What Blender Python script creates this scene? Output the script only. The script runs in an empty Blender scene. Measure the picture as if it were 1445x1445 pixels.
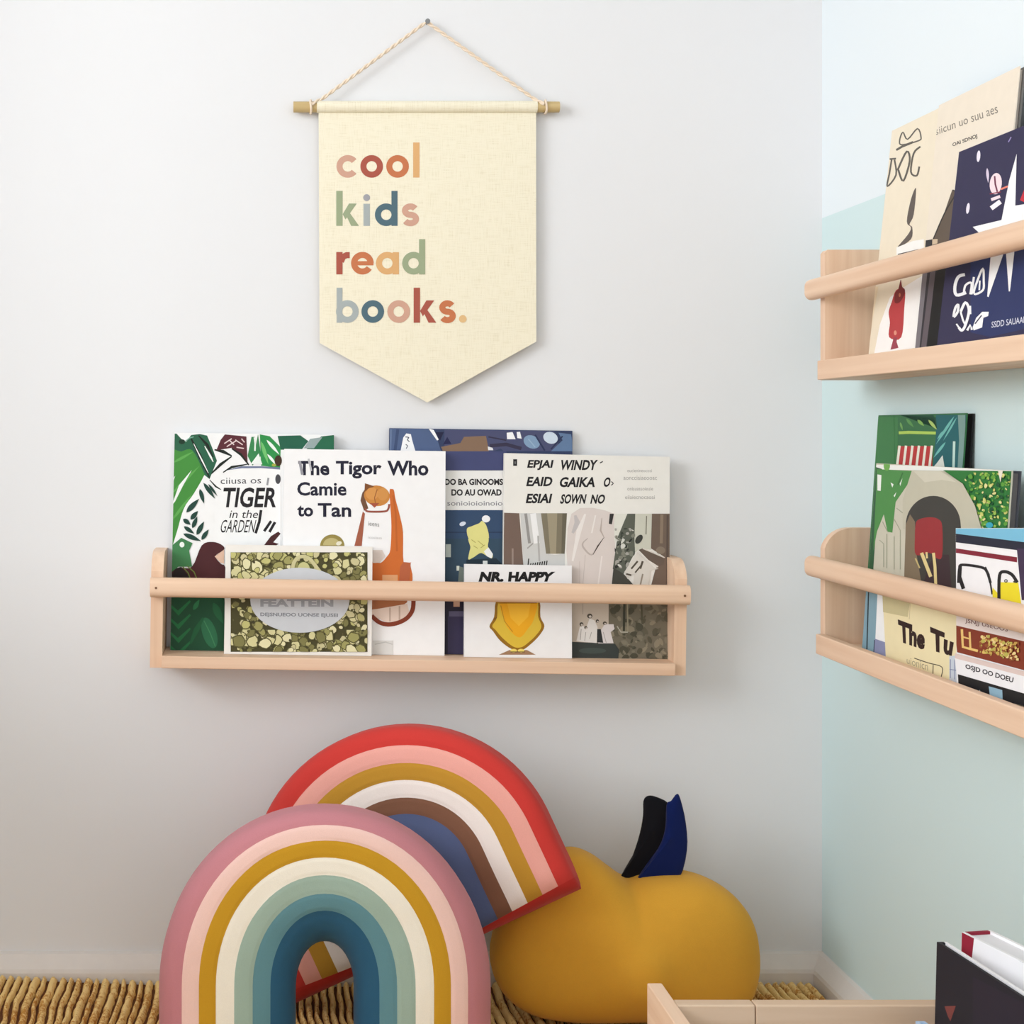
import bpy, bmesh, math, random
from mathutils import Vector, Matrix, Euler, noise

# ------------------------------------------------------------------ camera
D = 2.0                      # camera distance from the back wall
EYE = 0.78                   # eye height
VX, VY = 385.0, 608.0        # where the wall normal meets the frame (1445 px frame)
SC = bpy.context.scene
COL = SC.collection
cam_d = bpy.data.cameras.new('camera')
cam = bpy.data.objects.new('camera', cam_d)
COL.objects.link(cam)
cam.location = (0, -D, EYE)
cam.rotation_euler = (math.radians(90), 0, 0)
cam_d.sensor_width = 36.0
cam_d.lens = 36.0 * D / 1.445
cam_d.shift_x = (722.5 - VX) / 1445.0
cam_d.shift_y = -(722.5 - VY) / 1445.0
cam_d.clip_start = 0.02
SC.camera = cam

# ------------------------------------------------------------------ world + lights
world = bpy.data.worlds.new('daylight')
SC.world = world
world.use_nodes = True
bgn = world.node_tree.nodes['Background']
bgn.inputs[0].default_value = (0.985, 0.98, 0.98, 1)
bgn.inputs[1].default_value = 1.78

def area_light(name, loc, target, size, size_y, power, col):
    l = bpy.data.lights.new(name, 'AREA')
    l.shape = 'RECTANGLE'; l.size = size; l.size_y = size_y
    l.energy = power; l.color = col
    o = bpy.data.objects.new(name, l)
    COL.objects.link(o)
    o.location = loc
    o.rotation_euler = (Vector(target) - Vector(loc)).to_track_quat('-Z', 'Y').to_euler()
    return o
area_light('window_daylight', (-3.3, -2.5, 2.0), (0.2, -0.05, 0.75), 1.6, 1.6, 80, (0.93, 0.97, 1.0))

SC.view_settings.view_transform = 'Standard'
SC.view_settings.look = 'None'
SC.view_settings.gamma = 1.0
SC.view_settings.use_curve_mapping = False
SC.view_settings.exposure = -0.02

# ------------------------------------------------------------------ helpers
def lin(c):
    out = []
    for v in c[:3]:
        v = v / 255.0
        out.append(v / 12.92 if v <= 0.04045 else ((v + 0.055) / 1.055) ** 2.4)
    return (out[0], out[1], out[2], 1.0)

MATS = {}
def new_mat(name):
    m = bpy.data.materials.new(name)
    m.use_nodes = True
    nt = m.node_tree
    return m, nt, nt.nodes['Principled BSDF']

def paint(c, rough=0.6, spec=0.3):
    """plain printed / painted colour with a faint paper mottling"""
    key = ('paint', tuple(c), rough)
    if key in MATS: return MATS[key]
    m, nt, b = new_mat('print_%d_%d_%d' % tuple(c[:3]))
    n = nt.nodes.new('ShaderNodeTexNoise'); n.inputs['Scale'].default_value = 60
    r = nt.nodes.new('ShaderNodeMixRGB'); r.blend_type = 'MIX'
    a = lin(c)
    r.inputs[1].default_value = tuple(x * 0.96 for x in a[:3]) + (1,)
    r.inputs[2].default_value = tuple(min(1, x * 1.03) for x in a[:3]) + (1,)
    tc = nt.nodes.new('ShaderNodeTexCoord')
    nt.links.new(tc.outputs['Object'], n.inputs['Vector'])
    nt.links.new(n.outputs['Fac'], r.inputs[0])
    nt.links.new(r.outputs[0], b.inputs['Base Color'])
    b.inputs['Roughness'].default_value = rough
    b.inputs['Specular IOR Level'].default_value = spec
    MATS[key] = m
    return m

def fabric(c, scale=900, bump=0.25, wrinkle=0.0, rough=0.9):
    key = ('fabric', tuple(c), scale, bump, wrinkle)
    if key in MATS: return MATS[key]
    m, nt, b = new_mat('fabric_%d_%d_%d' % tuple(c[:3]))
    tc = nt.nodes.new('ShaderNodeTexCoord')
    n = nt.nodes.new('ShaderNodeTexNoise'); n.inputs['Scale'].default_value = scale
    n.inputs['Detail'].default_value = 2
    r = nt.nodes.new('ShaderNodeMixRGB')
    a = lin(c)
    r.inputs[1].default_value = tuple(x * 0.93 for x in a[:3]) + (1,)
    r.inputs[2].default_value = tuple(min(1, x * 1.06) for x in a[:3]) + (1,)
    nt.links.new(tc.outputs['Object'], n.inputs['Vector'])
    nt.links.new(n.outputs['Fac'], r.inputs[0])
    nt.links.new(r.outputs[0], b.inputs['Base Color'])
    bp = nt.nodes.new('ShaderNodeBump'); bp.inputs['Strength'].default_value = bump
    bp.inputs['Distance'].default_value = 0.0006
    nt.links.new(n.outputs['Fac'], bp.inputs['Height'])
    last = bp
    if wrinkle:
        w = nt.nodes.new('ShaderNodeTexNoise'); w.inputs['Scale'].default_value = 14
        w.inputs['Detail'].default_value = 3
        nt.links.new(tc.outputs['Object'], w.inputs['Vector'])
        b2 = nt.nodes.new('ShaderNodeBump'); b2.inputs['Strength'].default_value = wrinkle
        b2.inputs['Distance'].default_value = 0.01
        nt.links.new(w.outputs['Fac'], b2.inputs['Height'])
        nt.links.new(bp.outputs[0], b2.inputs['Normal'])
        last = b2
    nt.links.new(last.outputs[0], b.inputs['Normal'])
    b.inputs['Roughness'].default_value = rough
    b.inputs['Specular IOR Level'].default_value = 0.15
    b.inputs['Sheen Weight'].default_value = 0.08
    MATS[key] = m
    return m

def wood(axis, c=(238, 206, 178), c2=(225, 188, 158)):
    key = ('wood', axis, tuple(c), tuple(c2))
    if key in MATS: return MATS[key]
    m, nt, b = new_mat('pale_wood_' + axis)
    tc = nt.nodes.new('ShaderNodeTexCoord')
    mp = nt.nodes.new('ShaderNodeMapping')
    s = {'x': (1.2, 45, 45), 'y': (45, 1.2, 45), 'z': (45, 45, 1.2)}[axis]
    mp.inputs['Scale'].default_value = s
    n = nt.nodes.new('ShaderNodeTexNoise'); n.inputs['Scale'].default_value = 1.6
    n.inputs['Detail'].default_value = 4; n.inputs['Distortion'].default_value = 0.4
    cr = nt.nodes.new('ShaderNodeValToRGB')
    cr.color_ramp.elements[0].position = 0.3; cr.color_ramp.elements[0].color = lin(c2)
    cr.color_ramp.elements[1].position = 0.62; cr.color_ramp.elements[1].color = lin(c)
    nt.links.new(tc.outputs['Object'], mp.inputs['Vector'])
    nt.links.new(mp.outputs[0], n.inputs['Vector'])
    nt.links.new(n.outputs['Fac'], cr.inputs[0])
    nt.links.new(cr.outputs[0], b.inputs['Base Color'])
    b.inputs['Roughness'].default_value = 0.5
    b.inputs['Specular IOR Level'].default_value = 0.3
    MATS[key] = m
    return m

class MB:
    """collects faces with materials and links them as one mesh object"""
    def __init__(self):
        self.v = []; self.f = []; self.fm = []; self.mats = []; self.smooth = []
    def mi(self, m):
        if m not in self.mats: self.mats.append(m)
        return self.mats.index(m)
    def add(self, verts, faces, m, smooth=False):
        o = len(self.v); k = self.mi(m)
        self.v += [tuple(p) for p in verts]
        for fc in faces:
            self.f.append([i + o for i in fc]); self.fm.append(k); self.smooth.append(smooth)
    def box(self, x0, x1, y0, y1, z0, z1, m):
        v = [(x0,y0,z0),(x1,y0,z0),(x1,y1,z0),(x0,y1,z0),(x0,y0,z1),(x1,y0,z1),(x1,y1,z1),(x0,y1,z1)]
        f = [(0,3,2,1),(4,5,6,7),(0,1,5,4),(1,2,6,5),(2,3,7,6),(3,0,4,7)]
        self.add(v, f, m)
    def prism(self, poly, axis, a0, a1, m, smooth=False):
        """poly in the two axes other than `axis`, extruded from a0 to a1"""
        def pt(p, a):
            if axis == 'x': return (a, p[0], p[1])
            if axis == 'y': return (p[0], a, p[1])
            return (p[0], p[1], a)
        n = len(poly)
        v = [pt(p, a0) for p in poly] + [pt(p, a1) for p in poly]
        self.add(v, [list(range(n)), list(range(2*n-1, n-1, -1))], m)
        self.add(v, [(i, (i+1) % n, n + (i+1) % n, n + i) for i in range(n)], m, smooth)
    def tube(self, pts, r, m, seg=10, cap=True):
        P = [Vector(p) for p in pts]; n = len(P); vs = []
        up = Vector((0, 0, 1))
        t0 = (P[1]-P[0]).normalized()
        if abs(t0.z) > 0.9: up = Vector((0, 1, 0))
        for i in range(n):
            t = (P[min(i+1, n-1)] - P[max(i-1, 0)]).normalized()
            a = t.cross(up).normalized(); bb = a.cross(t).normalized()
            rr = r[i] if isinstance(r, (list, tuple)) else r
            for k in range(seg):
                an = 2*math.pi*k/seg
                vs.append(P[i] + a*math.cos(an)*rr + bb*math.sin(an)*rr)
        fs = []
        for i in range(n-1):
            for k in range(seg):
                fs.append((i*seg+k, i*seg+(k+1)%seg, (i+1)*seg+(k+1)%seg, (i+1)*seg+k))
        self.add(vs, fs, m, True)
        if cap:
            self.add(vs[:seg], [list(range(seg))[::-1]], m); self.add(vs[-seg:], [list(range(seg))], m)
    def build(self, name, parent=None, bevel=0, merge=False, recalc=True, subsurf=0):
        me = bpy.data.meshes.new(name)
        me.from_pydata(self.v, [], self.f)
        for m in self.mats: me.materials.append(m)
        for p, k, s in zip(me.polygons, self.fm, self.smooth):
            p.material_index = k; p.use_smooth = s
        if merge or recalc:
            bm = bmesh.new(); bm.from_mesh(me)
            if merge: bmesh.ops.remove_doubles(bm, verts=bm.verts, dist=1e-5)
            if recalc: bmesh.ops.recalc_face_normals(bm, faces=bm.faces)
            bm.to_mesh(me); bm.free()
        o = bpy.data.objects.new(name, me)
        COL.objects.link(o)
        if parent is not None: o.parent = parent
        if bevel:
            b = o.modifiers.new('bevel', 'BEVEL'); b.width = bevel; b.segments = 3
            b.limit_method = 'ANGLE'; b.angle_limit = math.radians(40)
        if subsurf:
            s = o.modifiers.new('subsurf', 'SUBSURF'); s.levels = subsurf; s.render_levels = subsurf
        return o

def tag(o, label=None, cat=None, group=None, kind=None):
    if label: o['label'] = label
    if cat: o['category'] = cat
    if group: o['group'] = group
    if kind: o['kind'] = kind
    return o

def empty(name, mat4):
    o = bpy.data.objects.new(name, None)
    COL.objects.link(o); o.empty_display_size = 0.05
    o.matrix_world = mat4
    return o

def at(px, py, d):
    """world point seen at frame pixel px,py that stands d in front of the back wall"""
    k = (D - d) / D / 1000.0
    return Vector(((px - VX) * k, -d, EYE + (VY - py) * k))

def ray_local(px, py, M, Mi, n, p0):
    o = Vector((0, -D, EYE))
    dr = Vector(((px - VX) / 1000.0, D, (VY - py) / 1000.0))
    t = (p0 - o).dot(n) / dr.dot(n)
    return Mi @ (o + dr * t)

# ------------------------------------------------------------------ 2-D art on covers
def Z(ox, oy, s):
    return lambda x, y: (ox + x / s, oy + y / s)

def stroke_poly(pts, w):
    """closed outline of a polyline with width w"""
    L = []; R = []; n = len(pts)
    for i in range(n):
        a = pts[max(i-1, 0)]; b = pts[min(i+1, n-1)]
        dx, dy = b[0]-a[0], b[1]-a[1]; l = math.hypot(dx, dy) or 1
        nx, ny = -dy/l*w/2, dx/l*w/2
        L.append((pts[i][0]+nx, pts[i][1]+ny)); R.append((pts[i][0]-nx, pts[i][1]-ny))
    return L, R

def clip_rect(poly, x0, y0, x1, y1):
    def clip(P, inside, inter):
        out = []
        for i in range(len(P)):
            a = P[i-1]; b = P[i]
            if inside(b):
                if not inside(a): out.append(inter(a, b))
                out.append(b)
            elif inside(a): out.append(inter(a, b))
        return out
    def ix(x): return lambda a, b: (x, a[1] + (b[1]-a[1])*(x-a[0])/(b[0]-a[0]))
    def iy(y): return lambda a, b: (a[0] + (b[0]-a[0])*(y-a[1])/(b[1]-a[1]), y)
    for ins, it in ((lambda p: p[0] >= x0, ix(x0)), (lambda p: p[0] <= x1, ix(x1)),
                    (lambda p: p[1] >= y0, iy(y0)), (lambda p: p[1] <= y1, iy(y1))):
        if len(poly) < 3: return []
        poly = clip(poly, ins, it)
    return poly

TEXTS = {}
def text_tris(s, bold=0.0, space=1.0):
    """outline of a string in the built-in font, scaled to a unit box"""
    key = (s, bold, space)
    if key in TEXTS: return TEXTS[key]
    cu = bpy.data.curves.new('t', 'FONT'); cu.body = s; cu.offset = bold; cu.space_character = space
    cu.resolution_u = 3
    o = bpy.data.objects.new('t', cu); COL.objects.link(o)
    bpy.context.view_layer.update()
    dg = bpy.context.evaluated_depsgraph_get()
    ev = o.evaluated_get(dg); me = ev.to_mesh()
    vs = [(v.co.x, v.co.y) for v in me.vertices]; fs = [list(p.vertices) for p in me.polygons]
    ev.to_mesh_clear()
    bpy.data.objects.remove(o); bpy.data.curves.remove(cu)
    x0 = min(v[0] for v in vs); x1 = max(v[0] for v in vs)
    y0 = min(v[1] for v in vs); y1 = max(v[1] for v in vs)
    vs = [((v[0]-x0)/(x1-x0), (v[1]-y0)/(y1-y0)) for v in vs]
    TEXTS[key] = (vs, fs)
    return TEXTS[key]

def open_spline(pts, n):
    out = []; m = len(pts); closed = pts[0] == pts[-1]
    for i in range(m-1):
        p0 = pts[i-1] if i > 0 else (pts[-2] if closed else pts[0]); p1 = pts[i]; p2 = pts[i+1]
        p3 = pts[i+2] if i+2 < m else (pts[1] if closed else pts[-1])
        for j in range(n):
            t = j/n
            out.append(tuple(0.5*((2*p1[k]) + (-p0[k]+p2[k])*t + (2*p0[k]-5*p1[k]+4*p2[k]-p3[k])*t*t + (-p0[k]+3*p1[k]-3*p2[k]+p3[k])*t**3) for k in range(2)))
    out.append(tuple(pts[-1])); return out

class Art:
    """flat printed shapes in frame pixels; laid onto the cover plane by the book"""
    def __init__(self): self.ops = []
    def p(self, z, c, *pts): self.ops.append((c, [[z(*q) for q in pts]])); return self
    def ps(self, z, c, *pts):
        q = open_spline(list(pts) + [pts[0]], 4)[:-1]; return self.p(z, c, *q)
    def r(self, z, c, x0, y0, x1, y1): return self.p(z, c, (x0,y0),(x1,y0),(x1,y1),(x0,y1))
    def e(self, z, c, cx, cy, rx, ry, rot=0, n=22):
        ca, sa = math.cos(math.radians(rot)), math.sin(math.radians(rot))
        return self.p(z, c, *[(cx + rx*math.cos(t)*ca - ry*math.sin(t)*sa, cy + rx*math.cos(t)*sa + ry*math.sin(t)*ca)
                              for t in [2*math.pi*i/n for i in range(n)]])
    def s(self, z, c, w, *pts, taper=False):
        if len(pts) >= 4: pts = open_spline(pts, 4)
        L, R = stroke_poly(pts, w)
        if taper:
            L2, R2 = [], []
            for i, (a, b) in enumerate(zip(L, R)):
                k = math.sin(math.pi * (0.12 + 0.76 * i / max(1, len(L)-1)))
                mx, my = (a[0]+b[0])/2, (a[1]+b[1])/2
                L2.append((mx+(a[0]-mx)*k, my+(a[1]-my)*k)); R2.append((mx+(b[0]-mx)*k, my+(b[1]-my)*k))
            L, R = L2, R2
        polys = [[z(*L[i]), z(*L[i+1]), z(*R[i+1]), z(*R[i])] for i in range(len(L)-1)]
        self.ops.append((c, polys)); return self
    def leaf(self, z, c, x0, y0, x1, y1, w):
        dx, dy = x1-x0, y1-y0; l = math.hypot(dx, dy); nx, ny = -dy/l, dx/l
        pts = []
        for i in range(9):
            t = i/8; pts.append((x0+dx*t+nx*w/2*math.sin(math.pi*t**0.8), y0+dy*t+ny*w/2*math.sin(math.pi*t**0.8)))
        for i in range(7, 0, -1):
            t = i/8; pts.append((x0+dx*t-nx*w/2*math.sin(math.pi*t**0.8), y0+dy*t-ny*w/2*math.sin(math.pi*t**0.8)))
        return self.p(z, c, *pts)
    def t(self, z, c, s, tl, tr, br, bl, bold=0.0, space=1.0):
        vs, fs = text_tris(s, bold, space)
        q = []
        for u, v in vs:
            top = (tl[0]+(tr[0]-tl[0])*u, tl[1]+(tr[1]-tl[1])*u)
            bot = (bl[0]+(br[0]-bl[0])*u, bl[1]+(br[1]-bl[1])*u)
            q.append(z(bot[0]+(top[0]-bot[0])*v, bot[1]+(top[1]-bot[1])*v))
        self.ops.append((c, [[q[i] for i in f] for f in fs])); return self
    def tb(self, z, c, s, x0, y0, x1, y1, bold=0.0, slant=0, space=1.0):
        return self.t(z, c, s, (x0+slant, y0), (x1+slant, y0), (x1, y1), (x0, y1), bold, space)
    def garble(self, z, c, n, tl, tr, br, bl, seed, w=0.16, spaces=()):
        """unreadable smeared glyphs"""
        rnd = random.Random(seed); big = w >= 0.145
        al = 'EAOIDNUSJ' if big else 'oaicnuesi'
        st = ''.join(' ' if i in spaces else rnd.choice(al) for i in range(n)).strip()
        return self.t(z, c, st, tl, tr, br, bl, 0.03 if w > 0.19 else (0.012 if big else 0.0))
    def pebbles(self, z, cols, x0, y0, x1, y1, n, s0, s1, seed, asp=0.65, outline=None):
        rnd = random.Random(seed); by = {}
        for i in range(n):
            cx, cy = rnd.uniform(x0, x1), rnd.uniform(y0, y1); r = rnd.uniform(s0, s1); k = rnd.uniform(asp, 1)
            ro = rnd.uniform(0, math.pi); m = 9; pts = []
            for j in range(m):
                t = 2*math.pi*j/m; rr = r*rnd.uniform(0.78, 1.1)
                a, b = rr*math.cos(t), rr*k*math.sin(t)
                pts.append((min(x1, max(x0, cx+a*math.cos(ro)-b*math.sin(ro))), min(y1, max(y0, cy+a*math.sin(ro)+b*math.cos(ro)))))
            if outline:
                mx = sum(q[0] for q in pts)/m; my = sum(q[1] for q in pts)/m
                self.ops.append((outline, [[z(min(x1, max(x0, mx+(q[0]-mx)*1.2)), min(y1, max(y0, my+(q[1]-my)*1.24))) for q in pts]]))
            self.ops.append((rnd.choice(cols), [[z(*q) for q in pts]]))
        return self

def make_book(M, W, H, T, cover, pages, art, label, spine=None, name='picture_book', group=None, spine_side='left', board=0.0016, back=None):
    """book with its front-bottom-left corner at M's origin: X to the right, Y into the book, Z up"""
    root = empty(name, M)
    tag(root, label, 'book', group)
    cm = paint(cover); sm = paint(spine) if spine else cm; pm = paint(pages, 0.9)
    b = MB()
    b.box(0, W, 0, board, 0, H, cm)
    b.box(0, W, T-board, T, 0, H, paint(back) if back else cm)
    if spine_side == 'left': b.box(0, board, board, T-board, 0, H, sm)
    else: b.box(W-board, W, board, T-board, 0, H, sm)
    Mi = M.inverted(); n = M.to_3x3() @ Vector((0, -1, 0)); p0 = M.translation.copy()
    lay = 0
    for c, polys in art.ops:
        lay += 1
        y = -0.00006 - min(0.000012, 0.0018/len(art.ops)) * lay
        m = paint(c)
        for pl in polys:
            loc = [ray_local(px, py, M, Mi, n, p0) for px, py in pl]
            cp = clip_rect([(q.x, q.z) for q in loc], 0.0003, 0.0003, W-0.0003, H-0.0003)
            if len(cp) < 3: continue
            ar = sum(cp[i-1][0]*cp[i][1]-cp[i][0]*cp[i-1][1] for i in range(len(cp)))
            if abs(ar) < 1e-9: continue
            if ar < 0: cp = cp[::-1]
            b.add([(q[0], y, q[1]) for q in cp], [list(range(len(cp)))], m)
    b.build('cover', root, recalc=False)
    pg = MB()
    x0, x1 = (board+0.0002, W-0.003) if spine_side == 'left' else (0.003, W-board-0.0002)
    pg.box(x0, x1, board+0.0001, T-board-0.0001, 0.002, H-0.0025, pm)
    pg.build('pages', root)
    return root

# ------------------------------------------------------------------ the setting
WX = 0.775                     # right wall plane
def wall_material(split):
    m, nt, b = new_mat('wall_paint_two_tone' if split else 'wall_paint_white')
    tc = nt.nodes.new('ShaderNodeTexCoord')
    n = nt.nodes.new('ShaderNodeTexNoise'); n.inputs['Scale'].default_value = 260; n.inputs['Detail'].default_value = 2
    nt.links.new(tc.outputs['Object'], n.inputs['Vector'])
    bp = nt.nodes.new('ShaderNodeBump'); bp.inputs['Strength'].default_value = 0.05; bp.inputs['Distance'].default_value = 0.001
    nt.links.new(n.outputs['Fac'], bp.inputs['Height']); nt.links.new(bp.outputs[0], b.inputs['Normal'])
    b.inputs['Roughness'].default_value = 0.85; b.inputs['Specular IOR Level'].default_value = 0.2
    white = lin((230, 231, 233))
    if split:
        sx = nt.nodes.new('ShaderNodeSeparateXYZ'); nt.links.new(tc.outputs['Object'], sx.inputs[0])
        g = nt.nodes.new('ShaderNodeMath'); g.operation = 'GREATER_THAN'; g.inputs[1].default_value = 1.080
        nt.links.new(sx.outputs['Z'], g.inputs[0])
        mx = nt.nodes.new('ShaderNodeMixRGB')
        mx.inputs[1].default_value = lin((211, 231, 232)); mx.inputs[2].default_value = lin((232, 240, 244))
        nt.links.new(g.outputs[0], mx.inputs[0]); nt.links.new(mx.outputs[0], b.inputs['Base Color'])
    else:
        b.inputs['Base Color'].default_value = white
    return m
ROOM_TOP = 2.4
LX = -0.80                     # added left wall, outside the frame; its window sill shades the lower left
WY0, WY1, WZ0, WZ1 = -2.2, -0.30, 0.68, 1.95
wm = wall_material(False)
b = MB(); b.box(LX, WX, 0.0, 0.08, 0, ROOM_TOP, wm); tag(b.build('wall_back'), kind='structure')
b = MB()
b.box(LX-0.1, LX, WY1, 0.08, 0, ROOM_TOP, wm); b.box(LX-0.1, LX, -2.6, WY0, 0, ROOM_TOP, wm)
b.box(LX-0.1, LX, WY0, WY1, 0, WZ0, wm); b.box(LX-0.1, LX, WY0, WY1, WZ1, ROOM_TOP, wm)
tag(b.build('added_wall_left'), kind='structure')
b = MB(); b.box(LX-0.1, WX+0.08, -4.5, 0.08, ROOM_TOP, ROOM_TOP+0.06, paint((240, 240, 240), 0.9)); tag(b.build('added_ceiling'), kind='structure')  # unseen, added to cut the overhead light on the upper walls
wf = paint((236, 236, 234), 0.4); b = MB()
for q in ((WY0, WY0+0.04, WZ0, WZ1), (WY1-0.04, WY1, WZ0, WZ1), (WY0+0.04, WY1-0.04, WZ0, WZ0+0.04), (WY0+0.04, WY1-0.04, WZ1-0.04, WZ1)):
    b.box(LX-0.09, LX-0.04, q[0], q[1], q[2], q[3], wf)
tag(b.build('added_window_1'), kind='structure')  # unseen frame, added with the opening that shapes the daylight
b = MB(); b.box(WX, WX+0.08, -2.6, 0.08, 0, ROOM_TOP, wall_material(True)); tag(b.build('wall_right'), kind='structure')
b = MB(); b.box(LX-0.1, WX+0.08, -4.5, 0.08, -0.05, 0.0, wood('y', (214, 178, 138), (196, 156, 116))); tag(b.build('floor'), kind='structure')
trim = paint((226, 220, 214), 0.45)
prof = [(0, 0), (-0.020, 0), (-0.020, 0.022), (-0.0185, 0.027), (-0.006, 0.044), (0, 0.046)]
b = MB(); b.prism(prof, 'x', LX, WX, trim); tag(b.build('baseboard_back'), kind='structure')
b = MB(); b.prism([(WX+p[0], p[1]) for p in prof], 'y', -2.6, -0.0005, trim); tag(b.build('baseboard_right'), kind='structure')

# ------------------------------------------------------------------ jute rug
def rug_mats():
    m, nt, bs = new_mat('jute_rope')
    tc = nt.nodes.new('ShaderNodeTexCoord')
    n = nt.nodes.new('ShaderNodeTexNoise'); n.inputs['Scale'].default_value = 240; n.inputs['Detail'].default_value = 3
    n2 = nt.nodes.new('ShaderNodeTexNoise'); n2.inputs['Scale'].default_value = 28
    nt.links.new(tc.outputs['Object'], n.inputs['Vector']); nt.links.new(tc.outputs['Object'], n2.inputs['Vector'])
    ad = nt.nodes.new('ShaderNodeMath'); ad.operation = 'ADD'
    nt.links.new(n.outputs['Fac'], ad.inputs[0]); nt.links.new(n2.outputs['Fac'], ad.inputs[1])
    cr = nt.nodes.new('ShaderNodeValToRGB')
    cr.color_ramp.elements[0].position = 0.78; cr.color_ramp.elements[0].color = lin((204, 144, 70))
    cr.color_ramp.elements[1].position = 1.2; cr.color_ramp.elements[1].color = lin((250, 216, 146))
    nt.links.new(ad.outputs[0], cr.inputs[0]); nt.links.new(cr.outputs[0], bs.inputs['Base Color'])
    bp = nt.nodes.new('ShaderNodeBump'); bp.inputs['Strength'].default_value = 0.8; bp.inputs['Distance'].default_value = 0.002
    nt.links.new(n.outputs['Fac'], bp.inputs['Height']); nt.links.new(bp.outputs[0], bs.inputs['Normal'])
    bs.inputs['Roughness'].default_value = 0.95; bs.inputs['Specular IOR Level'].default_value = 0.1
    return m, fabric((104, 62, 30), 300, 0.5)  # backing coloured dark to put shade into the grooves between ropes
def make_rug():
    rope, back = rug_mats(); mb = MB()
    rnd = random.Random(5)
    x = -0.77; y0, y1 = -1.3, -0.022
    ys = [y1 - 0.006*i for i in range(36)]
    while ys[-1] > y0: ys.append(ys[-1] - 0.03)
    def lift(px, y):                     # the corner nearest the wall curls up a little
        k = max(0.0, min(1.0, (-0.10 - px) / 0.35)); q = max(0.0, 1 - (-y - 0.02) / 0.25)
        return 0.013 * k * q * q
    xm = WX - 0.024
    xs = [x + (xm - x) * i / 60 for i in range(61)]
    vs = [(a, y, 0.004 + lift(a, y)) for y in ys for a in xs]
    n = len(xs)
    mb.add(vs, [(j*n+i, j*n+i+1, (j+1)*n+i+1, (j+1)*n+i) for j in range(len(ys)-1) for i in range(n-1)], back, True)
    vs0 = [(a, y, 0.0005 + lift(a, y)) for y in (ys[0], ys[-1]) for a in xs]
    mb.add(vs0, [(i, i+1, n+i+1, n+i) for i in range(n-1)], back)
    k = 0
    while x < xm - 0.008:
        w = rnd.choice((0.0062, 0.0075, 0.0105, 0.008)); c = x + w/2
        if c + w/2 > xm: break
        sec = 8; vs = []
        for j, y in enumerate(ys):
            off = 0.0055 * (noise.noise((c*6.0, y*16.0, 0.3))) + 0.0016 * noise.noise((c*90, y*60, 2.0))
            ww = w/2 * (1 + 0.22 * noise.noise((c*70, y*85, 5.0)))
            hh = 0.0095 + 0.0022 * noise.noise((c*50, y*70, 9.0))
            e = 0.55 if j in (0, len(ys)-1) else 1.0
            for s in range(sec + 1):
                an = math.pi * s / sec
                vs.append((min(xm, c + off - math.cos(an)*ww), y, 0.0038 + lift(c, y) + math.sin(an)*hh*e))
        q = sec + 1
        mb.add(vs, [(j*q+s, j*q+s+1, (j+1)*q+s+1, (j+1)*q+s) for j in range(len(ys)-1) for s in range(sec)], rope, True)
        mb.add(vs[:q], [list(range(q))], rope); mb.add(vs[-q:], [list(range(q))[::-1]], rope)
        x += w + 0.0034; k += 1
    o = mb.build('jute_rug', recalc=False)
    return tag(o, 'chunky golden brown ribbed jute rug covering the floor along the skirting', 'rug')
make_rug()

# ------------------------------------------------------------------ wall ledges
def smooth_poly(pts, n=6):
    out = []; m = len(pts)
    for i in range(m):
        p0, p1, p2, p3 = pts[i-1], pts[i], pts[(i+1) % m], pts[(i+2) % m]
        for j in range(n):
            t = j/n
            out.append(tuple(0.5*((2*p1[k]) + (-p0[k]+p2[k])*t + (2*p0[k]-5*p1[k]+4*p2[k]-p3[k])*t*t + (-p0[k]+3*p1[k]-3*p2[k]+p3[k])*t**3) for k in range(2)))
    return out
def rounded(y0, y1, z0, z1, r, n=6):
    pts = []
    for cy, cz, a0 in ((y1-r, z1-r, 0), (y0+r, z1-r, 90), (y0+r, z0+r, 180), (y1-r, z0+r, 270)):
        for i in range(n+1):
            t = math.radians(a0 + 90*i/n); pts.append((cy + r*math.cos(t), cz + r*math.sin(t)))
    return pts

def make_ledge(M, W, H, depth, panel_t, board_z, board_t, rail_z, rail_h, label, over=0.0, screws=True, corner='chamfer', lip=0.0):
    """local X along the wall, local -Y out of the wall, Z up; origin at wall, lower left"""
    root = empty('book_ledge', M)
    tag(root, label, 'shelf', 'wooden book ledges on the walls')
    if corner == 'chamfer':
        prof = [(0, 0), (-depth, 0), (-depth, H-0.026)]
        for i in range(8):
            t = i/7; prof.append((-depth + 0.024*(1-math.cos(t*math.pi/2)) + 0.010*t, H-0.026+0.026*math.sin(t*math.pi/2)))
        prof.append((0, H))
    else:
        prof = [(0, 0), (-depth, 0), (-depth, H-0.004), (-depth+0.003, H), (0, H)]
    for x0 in (0, W-panel_t):
        b = MB(); b.prism(prof, 'x', x0, x0+panel_t, wood('z')); b.build('side_panel', root, bevel=0.0012)
    b = MB(); b.box(panel_t, W-panel_t, -depth-(0.0 if lip else 0.010), -0.0005, board_z, board_z+board_t, wood('x')); b.build('bottom_board', root, bevel=0.0012)
    if lip:
        b = MB(); b.box(panel_t, W-panel_t, -depth-0.012, -depth-0.0005, board_z, board_z+board_t+lip, wood('x')); b.build('front_lip', root, bevel=0.0015)
    b = MB(); b.prism(rounded(-depth-0.019, -depth, rail_z-rail_h/2, rail_z+rail_h/2, 0.0088), 'x', -over, W+over, wood('x'), True)
    rail = b.build('front_rail', root)
    if screws:
        for sx in (panel_t*0.5, W-panel_t*0.5):
            b = MB(); b.tube([(sx, -depth-0.0183, rail_z), (sx, -depth-0.0196, rail_z)], 0.0016, paint((120, 85, 60), 0.5), 10); b.build('screw', root)
    return root

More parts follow.
